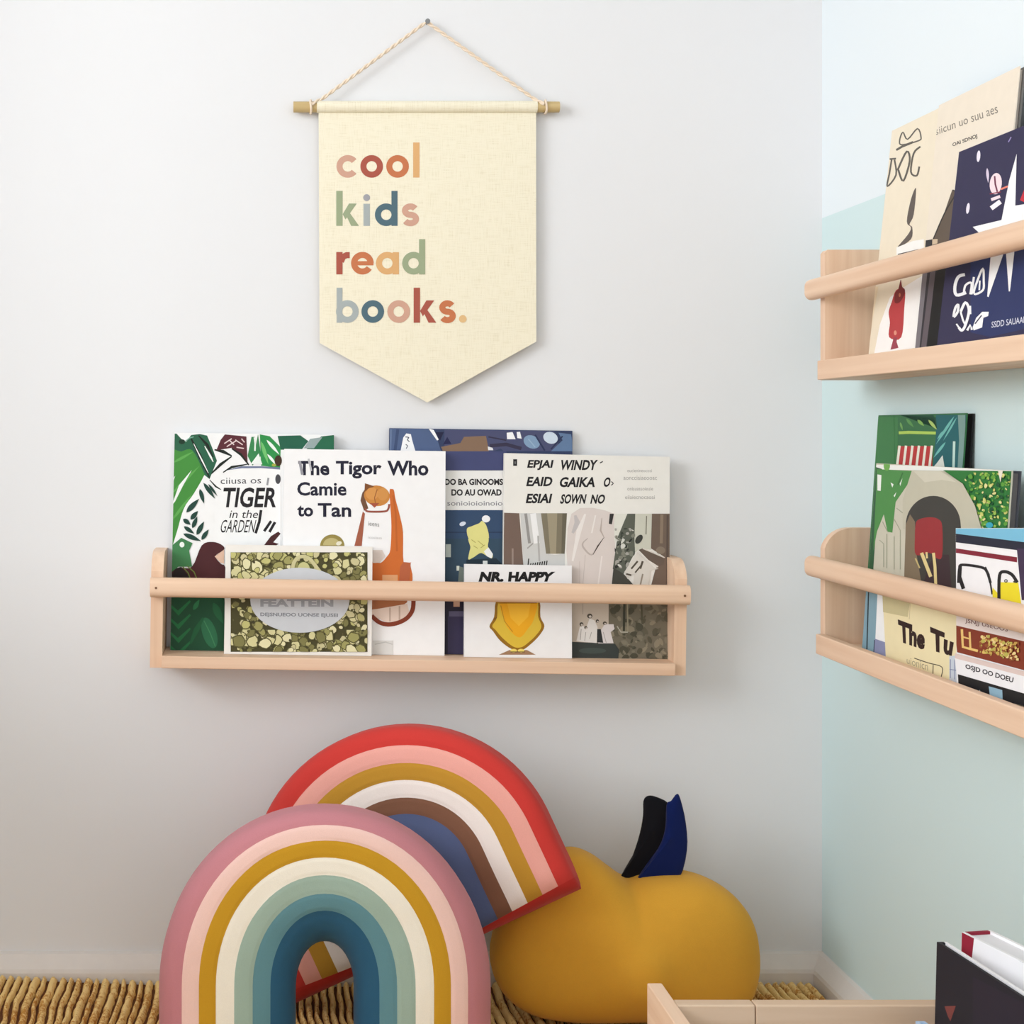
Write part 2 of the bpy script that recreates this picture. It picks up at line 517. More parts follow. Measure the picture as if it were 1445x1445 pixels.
ROLL = math.radians(0.85)
BX0, BZ0 = -0.167, 0.4585
Mb = Matrix.Translation((BX0, 0, BZ0)) @ Matrix.Rotation(ROLL, 4, 'Y')
make_ledge(Mb, 0.7275, 0.157, 0.076, 0.0165, 0.0010, 0.0165, 0.1105, 0.0265,
           'long pale wooden ledge under the hanging pennant, holding six picture books')
def board_z(x): return BZ0 + 0.0175 - math.tan(ROLL) * (x - BX0) + 0.0004

def Mright(y_far, z0):        # frame of a ledge on the right wall: X runs towards the camera
    return Matrix(((0, 1, 0, WX), (-1, 0, 0, y_far), (0, 0, 1, z0), (0, 0, 0, 1)))
make_ledge(Mright(-0.178, 0.8450), 0.72, 0.166, 0.071, 0.0150, 0.0, 0.0245, 0.1165, 0.0265,
           'upper wooden ledge on the right wall with cream and navy books', over=0.004, screws=False, corner='square')
make_ledge(Mright(-0.178, 0.4960), 0.72, 0.160, 0.071, 0.0150, 0.0, 0.0130, 0.1100, 0.0265,
           'lower wooden ledge on the pale aqua wall with green and white books', over=0.004, screws=False, lip=0.0125)

# ------------------------------------------------------------------ books on the back ledge
LEAN = math.radians(4.4)
def back_book_frame(pxl, d, roll=ROLL):
    """bottom-left-front corner for a book whose left edge is seen at pxl, front foot d from the wall"""
    x = (pxl - VX) * (D - d) / D / 1000.0
    R = Matrix.Rotation(roll, 4, 'Y') @ Matrix.Rotation(-LEAN, 4, 'X')
    z = board_z(x)
    return Matrix.Translation((x, -d, z)) @ R
def back_book(pxl, pxr, pyt, d, T, cover, pages, art, label, roll=ROLL, **kw):
    M = back_book_frame(pxl, d, roll); Mi = M.inverted(); n = M.to_3x3() @ Vector((0, -1, 0)); p0 = M.translation.copy()
    W = ray_local(pxr, (pyt+920)/2, M, Mi, n, p0).x
    H = ray_local((pxl+pxr)/2, pyt, M, Mi, n, p0).z
    return make_book(M, W, H, T, cover, pages, art, label, group='picture books on the back wall ledge', **kw)

K = (28, 26, 30); INK = (26, 26, 48)
# leafy jungle book, far left
z8 = Z(230, 600, 5.78); z1 = Z(230, 760, 4.66)
A = Art()
A.p(z8, (38, 96, 70), (60,70),(110,68),(150,112),(190,135),(230,80),(300,72),(360,85),(400,180),(440,290),(380,440),(330,400),(270,260),(200,230),(60,260))
A.ps(z8, (66, 140, 58), (55,250),(150,215),(240,205),(330,380),(330,420),(250,560),(170,680),(110,880),(60,1010),(50,800))
for q in ((75,310,250,215,22),(70,560,300,330,26),(70,780,240,560,24)): A.leaf(z8, (92, 165, 80), *q)
A.p(z8, (240,243,240), (58,470),(100,412),(66,520)).p(z8, (240,243,240), (70,660),(130,490),(235,365),(160,500),(100,620))
A.s(z8, (120,170,150), 8, (160,150),(215,105),(250,95)).e(z8, (20,50,34), 155, 135, 26, 20)
for w, pts in ((30,((230,110),(300,250),(380,430))),(24,((290,85),(360,160),(410,260))),(28,((420,200),(490,215),(560,250))),(24,((560,255),(470,320),(395,395))),
               (26,((560,190),(640,240),(700,325))),(20,((490,385),(560,342),(690,318))),(14,((380,445),(430,500),(480,530)))):
    A.s(z8, (24,34,26), w, *pts, taper=True)
A.s(z8, (240,243,240), 12, (250,150),(320,290),(370,390), taper=True).s(z8, (240,243,240), 16, (340,170),(390,260),(410,300), taper=True)
A.p(z8, (88,36,46), (505,75),(680,92),(690,300),(640,230),(560,185),(435,205),(470,120))
for q in ((500,150,560,110),(520,175,600,125),(590,120,650,160),(600,180,660,190),(640,110,665,140),(540,120,580,160)): A.s(z8, (225,205,205), 9, (q[0],q[1]),(q[2],q[3]))
A.p(z8, (52,132,78), (722,95),(748,95),(752,190),(775,75),(800,250),(730,330),(690,250)).p(z8, (42,142,72), (790,75),(870,90),(960,180),(955,350),(800,330))
A.s(z8, (235,243,236), 12, (745,100),(752,150),(750,210)).leaf(z8, (236,244,238), 845, 120, 950, 240, 26).leaf(z8, (110,190,110), 800, 130, 860, 320, 30).leaf(z8, (236,244,238), 850, 235, 930, 330, 22)
A.p(z8, (236,242,238), (715,318),(780,230),(810,320)).e(z8, (60,40,24), 940, 290, 30, 45).e(z8,(160,170,70),905,325,18,12)
A.p(z8, (30,94,70), (935,88),(1120,83),(1185,130),(1130,200),(960,200)).p(z8, (35,102,72), (1170,195),(1290,92),(1395,80),(1395,200)).p(z8, (150,166,166), (1150,188),(1200,112),(1300,98),(1232,188))
A.p(z8, (243,244,244), (480,420),(520,370),(660,340),(960,350),(960,1000),(400,1000),(430,560),(480,520))
A.p(z8, (110,120,150), (520,368),(640,335),(800,335),(955,345),(955,362),(800,350),(640,352))
A.garble(z8, (60,60,66), 9, (470,430),(800,425),(800,475),(470,480), 3, 0.13, (6,))
A.e(z8, (70,70,74), 938, 440, 22, 40).s(z8,(150,150,154),16,(860,430),(850,490))
A.tb(z8, K, 'TIGER', 475, 508, 920, 672, 0.025, 22)
A.tb(z8, K, 'in the', 540, 692, 770, 758, 0.0, 15).tb(z8, K, 'GARDEN', 462, 772, 740, 876, 0.0, 22)
A.s(z8, K, 22, (800,692),(785,790),(755,882)).s(z8, K, 22, (882,782),(825,865)).s(z8, K, 22, (914,790),(868,872))
A.p(z8, (70,28,30), (825,978),(880,905),(940,868),(960,885),(900,955),(945,968),(920,982))
for q in ((190,712,295,600,44),(225,770,285,700,40),(165,765,225,812,38),(240,840,280,745,36),(275,895,335,785,40),(170,825,255,885,34),(165,885,310,945,40),(315,935,372,850,36),(300,520,335,640,34),(330,470,425,600,34),(370,480,445,580,20)):
    A.leaf(z8, (26,66,56), *q)
A.p(z1, (64,128,78), (30,70),(120,-5),(195,30),(172,80),(192,185),(100,185),(45,250),(30,250)).e(z1,(235,243,236),125,40,16,18)
A.ps(z1, (72,28,32), (255,45),(330,22),(392,45),(400,75),(345,115),(380,165),(405,180),(405,265),(60,265),(90,195),(190,185))
A.p(z1, (226,190,166), (340,118),(402,72),(402,165),(380,160)).p(z1, (30,18,18), (45,262),(80,200),(120,185),(180,262)).s(z1,(110,130,60),7,(130,185),(165,225),(180,262)).s(z1,(110,130,60),7,(160,180),(205,220),(222,262))
A.r(z1, (20,74,46), 10, 300, 405, 800)
for yy in (430, 520, 610, 700):
    A.s(z1, (30,112,64), 34, (40,yy),(100,yy+60),(180,yy-20), taper=True)
A.e(z1, (38,106,70), 305, 620, 46, 105, -18).s(z1, (24,92,54), 36, (180,690),(220,600),(265,520), taper=True).s(z1,(60,130,86),7,(270,540),(310,620),(345,710)).leaf(z1,(30,98,60),330,420,395,560,50).leaf(z1,(40,120,74),200,470,240,400,30)
back_book(240, 470, 612, 0.036, 0.010, (243,244,244), (236,232,222), A, 'jungle leaf picture book with hand lettering, far left on the back ledge')

# navy book behind
z4 = Z(540, 600, 5.16); z6 = Z(610, 760, 6.88)
A = Art()
A.p(z4, (78,96,134), (20,20),(330,26),(400,110),(425,190),(20,190)).s(z4,(60,76,112),22,(110,30),(90,185)).s(z4,(100,118,152),16,(60,30),(55,185))
A.p(z4, (244,245,247), (130,188),(150,90),(172,60),(205,65),(215,110),(238,188)).s(z4,(70,80,100),7,(165,85),(190,90),(180,105),(195,120)).s(z4,(70,80,100),7,(168,140),(182,150),(172,170))
A.p(z4, (244,245,247), (332,22),(372,35),(408,105),(396,112)).p(z4, (28,30,62), (385,52),(445,50),(418,112))
A.p(z4, (72,76,110), (450,34),(1250,42),(1290,190),(880,190),(860,170),(760,205),(450,160)).p(z4,(30,32,72),(440,140),(470,85),(500,135))
A.s(z4,(52,48,72),26,(780,150),(900,140),(1010,170)).s(z4,(52,48,72),10,(770,85),(900,110))
A.p(z4, (132,106,86), (425,158),(565,130),(592,85),(752,78),(775,192),(455,228)).p(z4,(226,228,232),(765,155),(800,165),(805,182),(768,182))
A.p(z4, (244,245,247), (903,55),(945,50),(968,102),(905,102)).p(z4, (244,245,247), (975,50),(1000,48),(1012,98),(980,94))
A.e(z4, (128,156,186), 1085, 122, 62, 46, 25).e(z4, (204,218,232), 1222, 92, 54, 42, 20).p(z4, (96,122,158), (1280,55),(1372,66),(1390,190),(1225,190),(1310,110)).s(z4,(40,50,84),12,(1110,70),(1180,185)).s(z4,(40,50,84),10,(1310,80),(1225,175)).s(z4,(150,176,200),8,(1060,100),(1110,160))
A.r(z4, (66,72,114), 440, 190, 900, 328).r(z4, (233,233,231), 430, 330, 900, 618)
A.tb(z4, K, 'DO BA GINOOMS', 452, 390, 876, 436, 0.04).tb(z4, K, 'DO AU OWAD', 500, 466, 866, 514, 0.04).tb(z4, (110,110,120), 'sonioioioinoio', 470, 552, 872, 586)
A.r(z4, (48,72,104), 430, 618, 900, 830).s(z4,(36,56,86),10,(450,780),(900,780))
A.ps(z4, (224,219,140), (612,758),(650,735),(700,715),(725,698),(758,740),(766,840),(640,840)).e(z4, (240,241,243), 752, 682, 30, 26).e(z4, (214,222,236), 582, 718, 24, 15, -20)
A.r(z6, (48,72,92), 90, 0, 700, 420)
A.ps(z6, (224,219,140), (358,-10),(535,-10),(540,80),(585,150),(576,192),(530,170),(470,140),(400,182),(350,202),(360,130),(370,80)).p(z6, (243,243,240), (500,125),(545,85),(588,150),(576,192),(530,172))
for q in ((380,10,420,40),(440,20,500,70),(400,70,440,95),(470,90,510,60)): A.s(z6, (170,160,80), 6, (q[0],q[1]),(q[2],q[3]))
A.r(z6, (186,196,190), 128, 55, 180, 180).p(z6, (30,48,60), (330,205),(620,190),(690,260),(330,262)).r(z6, (232,236,232), 490, 215, 535, 252).r(z6, (224,232,220), 235, 265, 262, 312).p(z6,(120,132,124),(262,270),(300,280),(310,420),(250,420))
A.r(z6, (36,32,52), 90, 560, 330, 1160).r(z6, (60,54,86), 150, 755, 330, 1160).r(z6, (206,164,136), 205, 608, 266, 662).r(z6, (98,94,124), 160, 705, 330, 756)
back_book(547, 808, 606, 0.034, 0.008, (50,62,96), (232,228,220), A, 'tall navy picture book with a white lettering band, behind the other books')

# white book with an orange figure
z2 = Z(390, 630, 5.78); z3 = Z(490, 670, 5.56)
A = Art()
A.tb(z2, INK, 'The', 178, 118, 432, 236, 0.03).tb(z2, INK, 'Tigor', 485, 118, 858, 262, 0.03).tb(z2, INK, 'Who', 905, 116, 1240, 238, 0.03)
A.s(z2,(150,150,158),22,(190,120),(212,230)).s(z2,(190,190,196),16,(262,100),(285,200))
A.tb(z2, INK, 'Camie', 170, 290, 572, 402, 0.025).tb(z2, INK, 'to', 170, 480, 300, 572, 0.03).tb(z2, INK, 'Tan', 338, 462, 610, 576, 0.025)
A.p(z2, (150,134,70), *[(456+100*math.cos(math.pi*i/14), 812-94*math.sin(math.pi*i/14)) for i in range(15)])
A.p(z2, (190,176,120), *[(450+70*math.cos(math.pi*i/12), 806-60*math.sin(math.pi*i/12)) for i in range(13)]).e(z2,(232,226,205),510,790,24,16,-20)
A.p(z2, (112,78,56), (735,330),(700,380),(686,440),(715,525),(750,505),(725,430))
A.e(z2, (202,134,62), 820, 402, 106, 84, 8).p(z2, (128,78,40), (722,300),(800,325),(760,345),(718,372)).e(z2,(214,150,80),780,385,52,50).e(z2,(210,146,76),868,390,44,52).s(z2,(160,98,52),8,(822,350),(800,420),(812,480))
A.p(z2, (168,82,60), (760,462),(840,462),(800,500)).s(z2, (152,80,66), 16, (728,505),(745,530),(880,530),(912,510),(920,470))
A.p(z2, (164,92,68), (705,530),(722,548),(696,812),(636,812))
A.ps(z3, (206,108,44), (332,125),(350,112),(366,122),(378,190),(412,320),(437,450),(442,684),(498,690),(494,700),(490,860),(180,860),(190,690),(260,692),(310,642),(338,585),(346,400),(338,250))
A.p(z3, (184,98,62), (442,684),(498,690),(488,860),(405,860),(415,720)).s(z3,(190,96,38),14,(360,160),(380,300),(390,600)).r(z3, (222,164,116), 275, 785, 396, 836).p(z3,(226,214,206),(200,590),(275,590),(300,640),(255,690),(200,692))
A.p(z3, (172,108,68), (180,860),(478,860),(470,1000),(440,1022),(180,1060)).p(z3, (236,216,202), (180,1062),(470,1012),(492,1098),(400,1150),(320,1162),(180,1100))
A.s(z3, (134,58,34), 34, (520,985),(512,1060),(470,1122),(400,1160),(320,1174),(250,1156),(190,1106)).s(z3, (200,176,160), 13, (335,1042),(335,1150)).s(z3, (200,176,160), 13, (410,1030),(410,1138))
A.r(z3, (222,221,219), 200, 1300, 360, 1420).s(z3,(196,196,194),8,(215,1330),(300,1312),(355,1330))
A.garble(z2, (150,150,150), 5, (750,610),(838,620),(838,655),(750,645), 21, 0.12).garble(z2, (205,205,205), 8, (750,730),(860,735),(860,757),(750,752), 22, 0.12)
back_book(397, 628, 635, 0.048, 0.010, (245,245,246), (238,236,230), A, 'large white book with dark title and an orange handle-shaped drawing')

# photo book
z5 = Z(700, 630, 5.56); z7 = Z(790, 770, 7.225)
A = Art()
A.r(z5, K, 134, 100, 165, 152).r(z5,(110,110,112),144,116,155,138)
for st, x0, y0, x1, y1 in (('EPJAI', 240,106,452,186),('WINDY', 495,106,800,186),('EAID', 236,238,450,312),('GAIKA', 492,240,790,320),('O', 838,242,905,318),('ESIAI', 232,370,442,446),('SOWN', 500,374,712,450),('NO', 738,376,862,450)):
    A.tb(z5, K, st, x0, y0, x1-16, y1, 0.035, 16)
A.s(z5, K, 8, (815,130),(838,118)).s(z5, K, 8, (905,275),(920,290),(905,305))
for sd, x0, y0, x1, y1 in ((41,1030,178,1222,202),(42,1000,230,1262,262),(43,1030,318,1232,346),(44,1012,384,1245,412)):
    A.garble(z5, (165,163,160), 14, (x0,y0),(x1,y0),(x1,y1),(x0,y1), sd, 0.13)
A.p(z5, (116,96,86), (60,520),(182,524),(215,940),(60,940)).s(z5,(150,132,122),14,(130,800),(130,940))
A.p(z5, (206,206,204), (190,524),(352,524),(392,842),(462,850),(540,840),(540,940),(215,940)).s(z5,(150,148,146),22,(232,526),(262,760)).s(z5,(240,240,240),46,(290,526),(320,760)).s(z5,(178,176,174),14,(330,700),(340,900)).s(z5,(160,158,156),10,(245,800),(290,760))
A.p(z5, (128,120,100), (352,524),(556,524),(538,842),(392,842)).p(z5, (160,150,126), (400,524),(480,524),(470,842),(425,842)).p(z5,(104,98,82),(520,524),(556,524),(538,842),(512,842))
for i in range(9): A.s(z5, (40,38,36), 9, (250+18*i,938),(256+18*i,880+(i*37)%40))
A.ps(z5, (220,210,205), (592,528),(925,528),(932,700),(902,1100),(592,1100))
for c, w, pts in (((196,190,190),50,((620,540),(640,600),(600,680))),((236,230,226),40,((700,530),(650,660),(600,900))),((190,178,172),14,((720,720),(680,760),(690,800),(750,850),(800,770))),((70,58,50),10,((760,850),(800,780),(845,715))),((184,170,162),14,((850,720),(820,660),(830,560))),((236,230,226),30,((780,540),(750,680))),((196,186,180),12,((700,850),(680,1090))),((236,228,224),30,((830,860),(800,1090))),((200,188,182),10,((655,900),(655,1090)))):
    A.s(z5, c, w, *pts, taper=True)
A.p(z5, (48,46,46), (892,528),(924,528),(908,612),(884,606))
A.p(z5, (226,226,216), (925,528),(1040,528),(955,710),(930,760)).p(z5, (92,96,86), (1030,528),(1092,528),(1085,720),(1090,830),(1000,1000),(915,960),(950,720)).p(z5, (206,206,192), (1092,528),(1222,528),(1215,810),(1120,805),(1090,830),(1086,700)).s(z5,(120,118,104),8,(1180,545),(1176,690))
A.pebbles(z5, [(60,66,58),(130,132,120),(170,168,160),(45,46,44),(215,215,208)], 930, 640, 1090, 960, 60, 10, 24, 7, 0.3)
A.p(z5, (112,96,84), (1222,528),(1365,528),(1365,1110),(1210,1110),(1250,960),(1325,870),(1215,800)).s(z5,(140,122,104),24,(1300,535),(1295,760)).s(z5,(92,78,70),16,(1345,540),(1340,1080)).e(z5, (134,120,104), 1290, 815, 36, 30)
A.p(z5, (70,70,64), (905,1100),(920,950),(1000,1000),(1090,1100)).p(z5, (218,214,206), (1005,985),(1110,828),(1150,870),(1245,955),(1275,960),(1210,972),(1200,1100),(1075,1100),(1080,1000),(1030,1040))
A.p(z5, (104,90,80), (1115,812),(1152,798),(1322,878),(1312,930),(1268,942),(1200,900)).s(z5,(228,224,216),12,(1112,815),(1190,895),(1270,945)).s(z5,(216,210,200),9,(1150,800),(1322,872)).e(z5,(60,62,58),1120,728,24,40,35)
for q in ((1060,960,1110,900,14),(1090,990,1140,930,12),(1020,1000,1060,1010,14),(1130,960,1150,900,16)): A.s(z5,(84,76,66),q[4],(q[0],q[1]),(q[2],q[3]))
A.s(z5,(150,140,128),12,(1150,1000),(1130,1090))
A.r(z7, (112,106,90), 100, 500, 1180, 1200)
A.pebbles(z7, [(96,92,76),(126,120,102),(86,82,66),(138,130,110),(74,72,58)], 500, 560, 1180, 1180, 160, 14, 50, 17, 0.25)
A.p(z7, (192,180,166), (100,400),(495,400),(495,990),(100,985)).s(z7,(176,164,152),14,(230,590),(230,700)).p(z7, (54,60,58), (100,978),(560,1000),(600,1060),(590,1200),(100,1200)).e(z7,(66,76,72),330,1070,140,30)
A.s(z7,(56,58,46),22,(655,520),(650,870)).s(z7,(150,144,122),14,(685,520),(690,880)).s(z7,(176,172,158),12,(580,820),(620,880),(690,882)).s(z7,(80,78,60),16,(830,600),(835,760))
A.p(z7, (224,220,216), (165,972),(200,830),(235,815),(262,850),(300,742),(350,760),(382,830),(372,992)).p(z7, (218,212,212), (410,870),(455,800),(545,800),(555,850),(515,880),(545,995),(385,995),(430,940)).p(z7,(40,42,44),(378,850),(415,850),(440,990),(375,985))
for q in ((302,716,27,24),(218,800,20,20),(455,790,20,18),(262,835,16,16),(380,768,16,18)): A.e(z7, (72,66,58), *q).e(z7, (206,196,186), q[0]+4, q[1]+6, q[2]*0.5, q[3]*0.5)
for q in ((205,960,215,850),(250,970,262,880),(300,950,320,880),(470,990,440,880)): A.s(z7,(160,154,150),6,(q[0],q[1]),(q[2],q[3]))
back_book(709, 945, 642, 0.046, 0.009, (236,234,228), (226,222,214), A, 'grey and cream photo collage book, rightmost on the back ledge', roll=math.radians(1.3))

# pebble book in front
A = Art()
A.r(z1, (74,70,38), 445, 90, 1345, 745)
pc = [(196,192,124),(214,208,156),(160,156,96),(228,222,178),(128,124,74),(180,174,116),(204,196,150)]
A.pebbles(z1, pc, 446, 91, 1344, 744, 420, 12, 34, 4, 0.65, (88,84,46)).pebbles(z1, pc[:4], 446, 91, 900, 280, 34, 24, 42, 8, 0.65, (88,84,46)).pebbles(z1, pc[1:5], 446, 600, 1344, 744, 40, 24, 46, 9, 0.65, (88,84,46)).pebbles(z1, [(70,66,40),(92,88,52)], 446, 91, 1344, 744, 90, 5, 12, 10)
A.s(z1,(204,198,150),24,(850,230),(860,160),(900,120),(960,130),(1010,190),(1040,230)).s(z1,(88,92,44),14,(890,220),(900,160),(950,165),(1000,220)).e(z1,(200,198,140),925,200,40,46)
A.e(z1, (205,209,214), 900, 405, 326, 214, 0, 40)
A.tb(z1, (158,162,170), 'FEATTEIN', 640, 398, 1120, 448, 0.05).garble(z1, (128,132,140), 22, (640,486),(1150,492),(1150,522),(640,516), 52, 0.2, (9,15))
back_book(316, 525, 770, 0.061, 0.012, (240,237,231), (236,232,224), A, 'small pebble-patterned book with a grey oval and white border')

# small white book with amber drop
A = Art()
A.t(z6, (15,15,18), 'NR.', (475,322),(700,322),(690,420),(448,420), 0.06).t(z6, (15,15,18), 'HAPPY', (745,322),(1195,322),(1160,418),(735,418), 0.06)
A.p(z6, (160,124,92), (645,1128),(750,1082),(920,1082),(1005,1128)).ps(z6, (150,106,16), (655,560),(1010,560),(1050,760),(1088,850),(1040,940),(950,1030),(870,1082),(770,1072),(660,992),(590,900),(555,850),(600,760))
A.ps(z6, (222,188,60), (670,580),(995,580),(1028,760),(1060,850),(1015,930),(930,1012),(860,1056),(785,1048),(685,968),(615,888),(582,846),(628,768))
A.ps(z6, (238,172,24), (675,590),(1000,590),(985,780),(930,872),(850,960),(760,900),(700,800)).p(z6,(244,188,50),(720,600),(960,600),(930,760),(840,850),(760,770)).s(z6,(190,140,30),8,(665,650),(700,800),(780,905))
A.e(z6, (236,214,110), 790, 1088, 32, 18).e(z6, (236,214,110), 862, 1088, 32, 18).s(z6,(96,70,20),7,(760,1100),(900,1100)).s(z6,(120,70,14),8,(640,625),(1015,625)).s(z6,(120,80,20),8,(590,790),(625,765))
back_book(655, 807, 797, 0.0565, 0.007, (240,240,241), (236,234,228), A, 'small white book with black capitals above an amber drop')

# ------------------------------------------------------------------ books on the right wall
def right_frame(pxl, pyt, pyb, x_foot, z_foot, lean, roll=0.0):
    """front-bottom-left corner of a book facing left; left edge seen near pxl at the foot"""
    L = x_foot * 1000 * D / (pxl - VX)            # distance from camera along y
    y = -(D - L)
    B = Matrix(((0, 1, 0, 0), (-1, 0, 0, 0), (0, 0, 1, 0), (0, 0, 0, 1)))
    return Matrix.Translation((x_foot, y, z_foot)) @ B @ Matrix.Rotation(roll, 4, 'Y') @ Matrix.Rotation(-lean, 4, 'X')
def right_book(pxl, x_foot, z_foot, lean, W, H, T, cover, pages, art, label, roll=0.0, group=None, **kw):
    M = right_frame(pxl, 0, 0, x_foot, z_foot, math.radians(lean), math.radians(roll))
    return make_book(M, W, H, T, cover, pages, art, label, group=group, **kw)
GU, GL = 'picture books on the upper right ledge', 'picture books on the lower right ledge'
zU, zL = 0.8700, 0.5094
q3 = Z(1180, 80, 5.162); q4 = Z(1200, 340, 5.898)
CR = (240, 228, 205)
G1 = (98, 92, 84)
A = Art()
for w, pts in ((10,((462,612),(486,550),(520,602),(592,524),(618,585),(600,612),(480,642),(462,612))),(16,((438,680),(480,655),(560,622))),(12,((436,742),(390,746))),(12,((405,745),(388,850),(372,945),(436,862),(425,750))),
               (14,((455,810),(515,690),(536,760),(490,905),(455,830),(455,810))),(13,((614,655),(565,705),(545,840),(588,866),(606,800)))):
    A.s(q3, G1, w, *pts)
A.ps(q3, (98,88,82), (582,958),(565,1150),(535,1220),(555,1245),(545,1330),(445,1392),(520,1300),(545,1245),(515,1200),(545,1040))
A.p(q3, (250,248,244), (440,1390),(560,1342),(640,1330),(640,1420),(440,1445)).s(q3,(80,74,70),7,(450,1440),(600,1405))
A.p(q4, (252,250,248), (200,935),(245,700),(330,470),(420,400),(600,290),(540,890)).p(q4,(240,222,190),(60,960),(190,380),(235,380),(180,690),(150,950))
A.ps(q4, (186,62,66), (400,400),(455,410),(450,560),(425,802),(325,802),(330,680),(320,590),(345,510),(370,430)).ps(q4, (122,34,38), (420,322),(432,380),(455,405),(450,450),(410,512),(370,512),(375,430),(400,400)).e(q4,(226,150,130),375,765,12,20).e(q4,(190,110,80),412,450,8,16)
A.p(q4, (156,66,82), (362,802),(392,802),(386,840),(402,890),(335,906),(350,850))
right_book(1225, 0.7370, zU, 6.0, 0.13, 0.283, 0.007, CR, (232,224,208), A, 'cream book with sketched capitals, nearest the corner on the upper ledge', group=GU)
A = Art()
A.p(q3, (120,112,102), (646,512),(672,440),(688,396),(684,470)).garble(q3, (132,124,114), 17, (722,522),(1170,345),(1180,408),(726,572), 61, 0.13, (6,9,13))
A.garble(q3, (96,90,84), 9, (845,630),(1025,562),(1030,598),(850,662), 62, 0.3, (3,))
A.p(q3, (98,84,72), (846,968),(878,988),(912,978),(940,1500),(640,1500),(705,1335),(790,1130)).s(q3,(50,44,40),9,(850,972),(870,1000),(790,1140),(705,1335))
A.p(q3, (46,44,48), (610,1345),(702,1330),(696,1392),(610,1402)).s(q3,(150,152,158),14,(640,1345),(640,1395)).p(q3,(214,190,160),(702,1330),(740,1328),(738,1360),(700,1370))
A.p(q4, (46,43,50), (500,200),(900,120),(900,900),(500,900)).p(q4, (124,118,124), (604,240),(644,240),(575,900),(540,900)).p(q4, (98,88,94), (668,240),(716,240),(630,900),(588,900)).p(q4, (10,10,12), (716,200),(800,200),(724,900),(636,900))
right_book(1291, 0.7290, zU, 5.6, 0.173, 0.281, 0.007, (238,226,208), (190,184,176), A, 'cream book with a dark hat shape and grey page edge', group=GU, spine=(120,116,112), back=(110,108,106))
A = Art()
NV = (46, 42, 76)
A.p(q4, (40,50,98), (1000,80),(1500,60),(1500,720),(1160,800),(1000,760))
A.e(q3, (238,232,244), 1037, 725, 13, 42, 5).e(q3, (238,232,244), 960, 1105, 12, 40, 8).leaf(q3, (220,206,226), 1100, 810, 1108, 920, 20).s(q3,(150,140,190),8,(1275,585),(1255,622))
A.e(q3, (246,222,228), 1163, 925, 44, 78, 6).s(q3, (110,40,70), 12, (1155,870),(1160,930),(1175,985)).s(q3, (246,222,228), 22, (1130,1042),(1195,1018)).s(q3, (250,240,244), 34, (1130,1105),(1198,1055)).s(q3,(236,132,112),13,(1200,966),(1252,944)).s(q3,(140,40,66),8,(1120,1000),(1200,985))
A.p(q3, (250,250,251), (1316,708),(1306,1085),(1400,1070),(1400,1250),(1050,1290),(995,1240),(1205,1190),(1262,900)).p(q3, (206,46,62), (1340,1045),(1372,965),(1372,1060))
A.p(q4, (250,250,251), (1180,0),(1300,0),(1275,110),(1152,468),(1140,462)).p(q4, (250,250,251), (1290,0),(1372,0),(1365,110),(1330,420),(1320,420))
W_ = (248, 248, 250)
for w, pts in ((26,((955,280),(900,300),(872,380),(885,450),(965,430))),(18,((945,440),(960,370),(1010,350),(1000,445))),(18,((1030,300),(1010,445))),(18,((1030,440),(1060,330),(1105,230),(1112,330),(1105,410),(1030,440))),(14,((1080,330),(1075,410))),
               (20,((862,632),(875,560),(900,530),(895,590),(862,632))),(22,((920,590),(960,512),(990,580),(960,700),(930,745),(905,720))),(16,((920,590),(940,660),(960,700))),(16,((1000,540),(1002,610))),(14,((885,690),(905,720))),(20,((975,745),(1000,700),(1015,740)))):
    A.s(q4, W_, w, *pts)
A.p(q4, W_, (1020,720),(1050,640),(1100,590),(1155,590),(1150,625),(1110,640),(1100,720),(1030,745)).s(q4,NV,10,(1040,690),(1095,620))
A.garble(q4, (214,216,232), 11, (1180,672),(1450,628),(1450,682),(1176,724), 63, 0.16, (4,))
right_book(1322, 0.7135, zU, 6.5, 0.21, 0.211, 0.012, NV, (226,224,226), A, 'navy book with white spikes and lettering on the upper ledge', group=GU)

q5 = Z(1210, 570, 5.779); q6 = Z(1190, 800, 5.667)
A = Art()
A.p(q5, (30,98,104), (640,90),(900,90),(900,700),(600,700),(640,260)).p(q5, (24,78,56), (330,90),(620,90),(650,200),(640,110)).p(q5,(62,124,72),(140,100),(330,110),(330,520),(140,520))
for q in ((790,100,640,330,22),(810,110,700,300,16),(720,310,620,440,22),(700,220,650,290,16)): A.leaf(q5, (112,188,180), *q)
A.s(q5, (196,226,216), 20, (790,305),(784,520)).p(q5, (226,230,220), (620,515),(650,480),(695,418),(712,520)).p(q5,(124,158,152),(820,90),(880,90),(880,700),(808,700),(830,300))
A.s(q5, (176,208,96), 24, (338,236),(420,232),(640,238)).leaf(q5,(130,180,90),490,130,545,180,26).leaf(q5,(170,200,110),580,130,650,210,26).leaf(q5,(90,150,84),400,120,460,190,26).leaf(q5,(110,165,90),350,150,370,215,18)
A.r(q5, (190,54,54), 330, 345, 612, 700)
for i in range(6):
    x = 345 + 53*i; A.s(q5, (240,236,220), 20, (x,340),(x-22,520))
A.p(q5,(62,124,72),(140,100),(300,110),(310,700),(60,700))
A.p(q6, (110,170,180), (140,100),(200,100),(180,500),(185,680),(140,640)).s(q6,(20,40,48),14,(212,150),(196,640))
right_book(1217, 0.7445, zL, 4.0, 0.227, 0.291, 0.009, (54,112,70), (20,20,22), A, 'tall green book with red and white stripes, at back of lower ledge', group=GL, spine=(60,110,120), back=(22,22,24))
A = Art()
A.p(q5, (240,241,236), (120,495),(1260,520),(1260,556),(150,535))
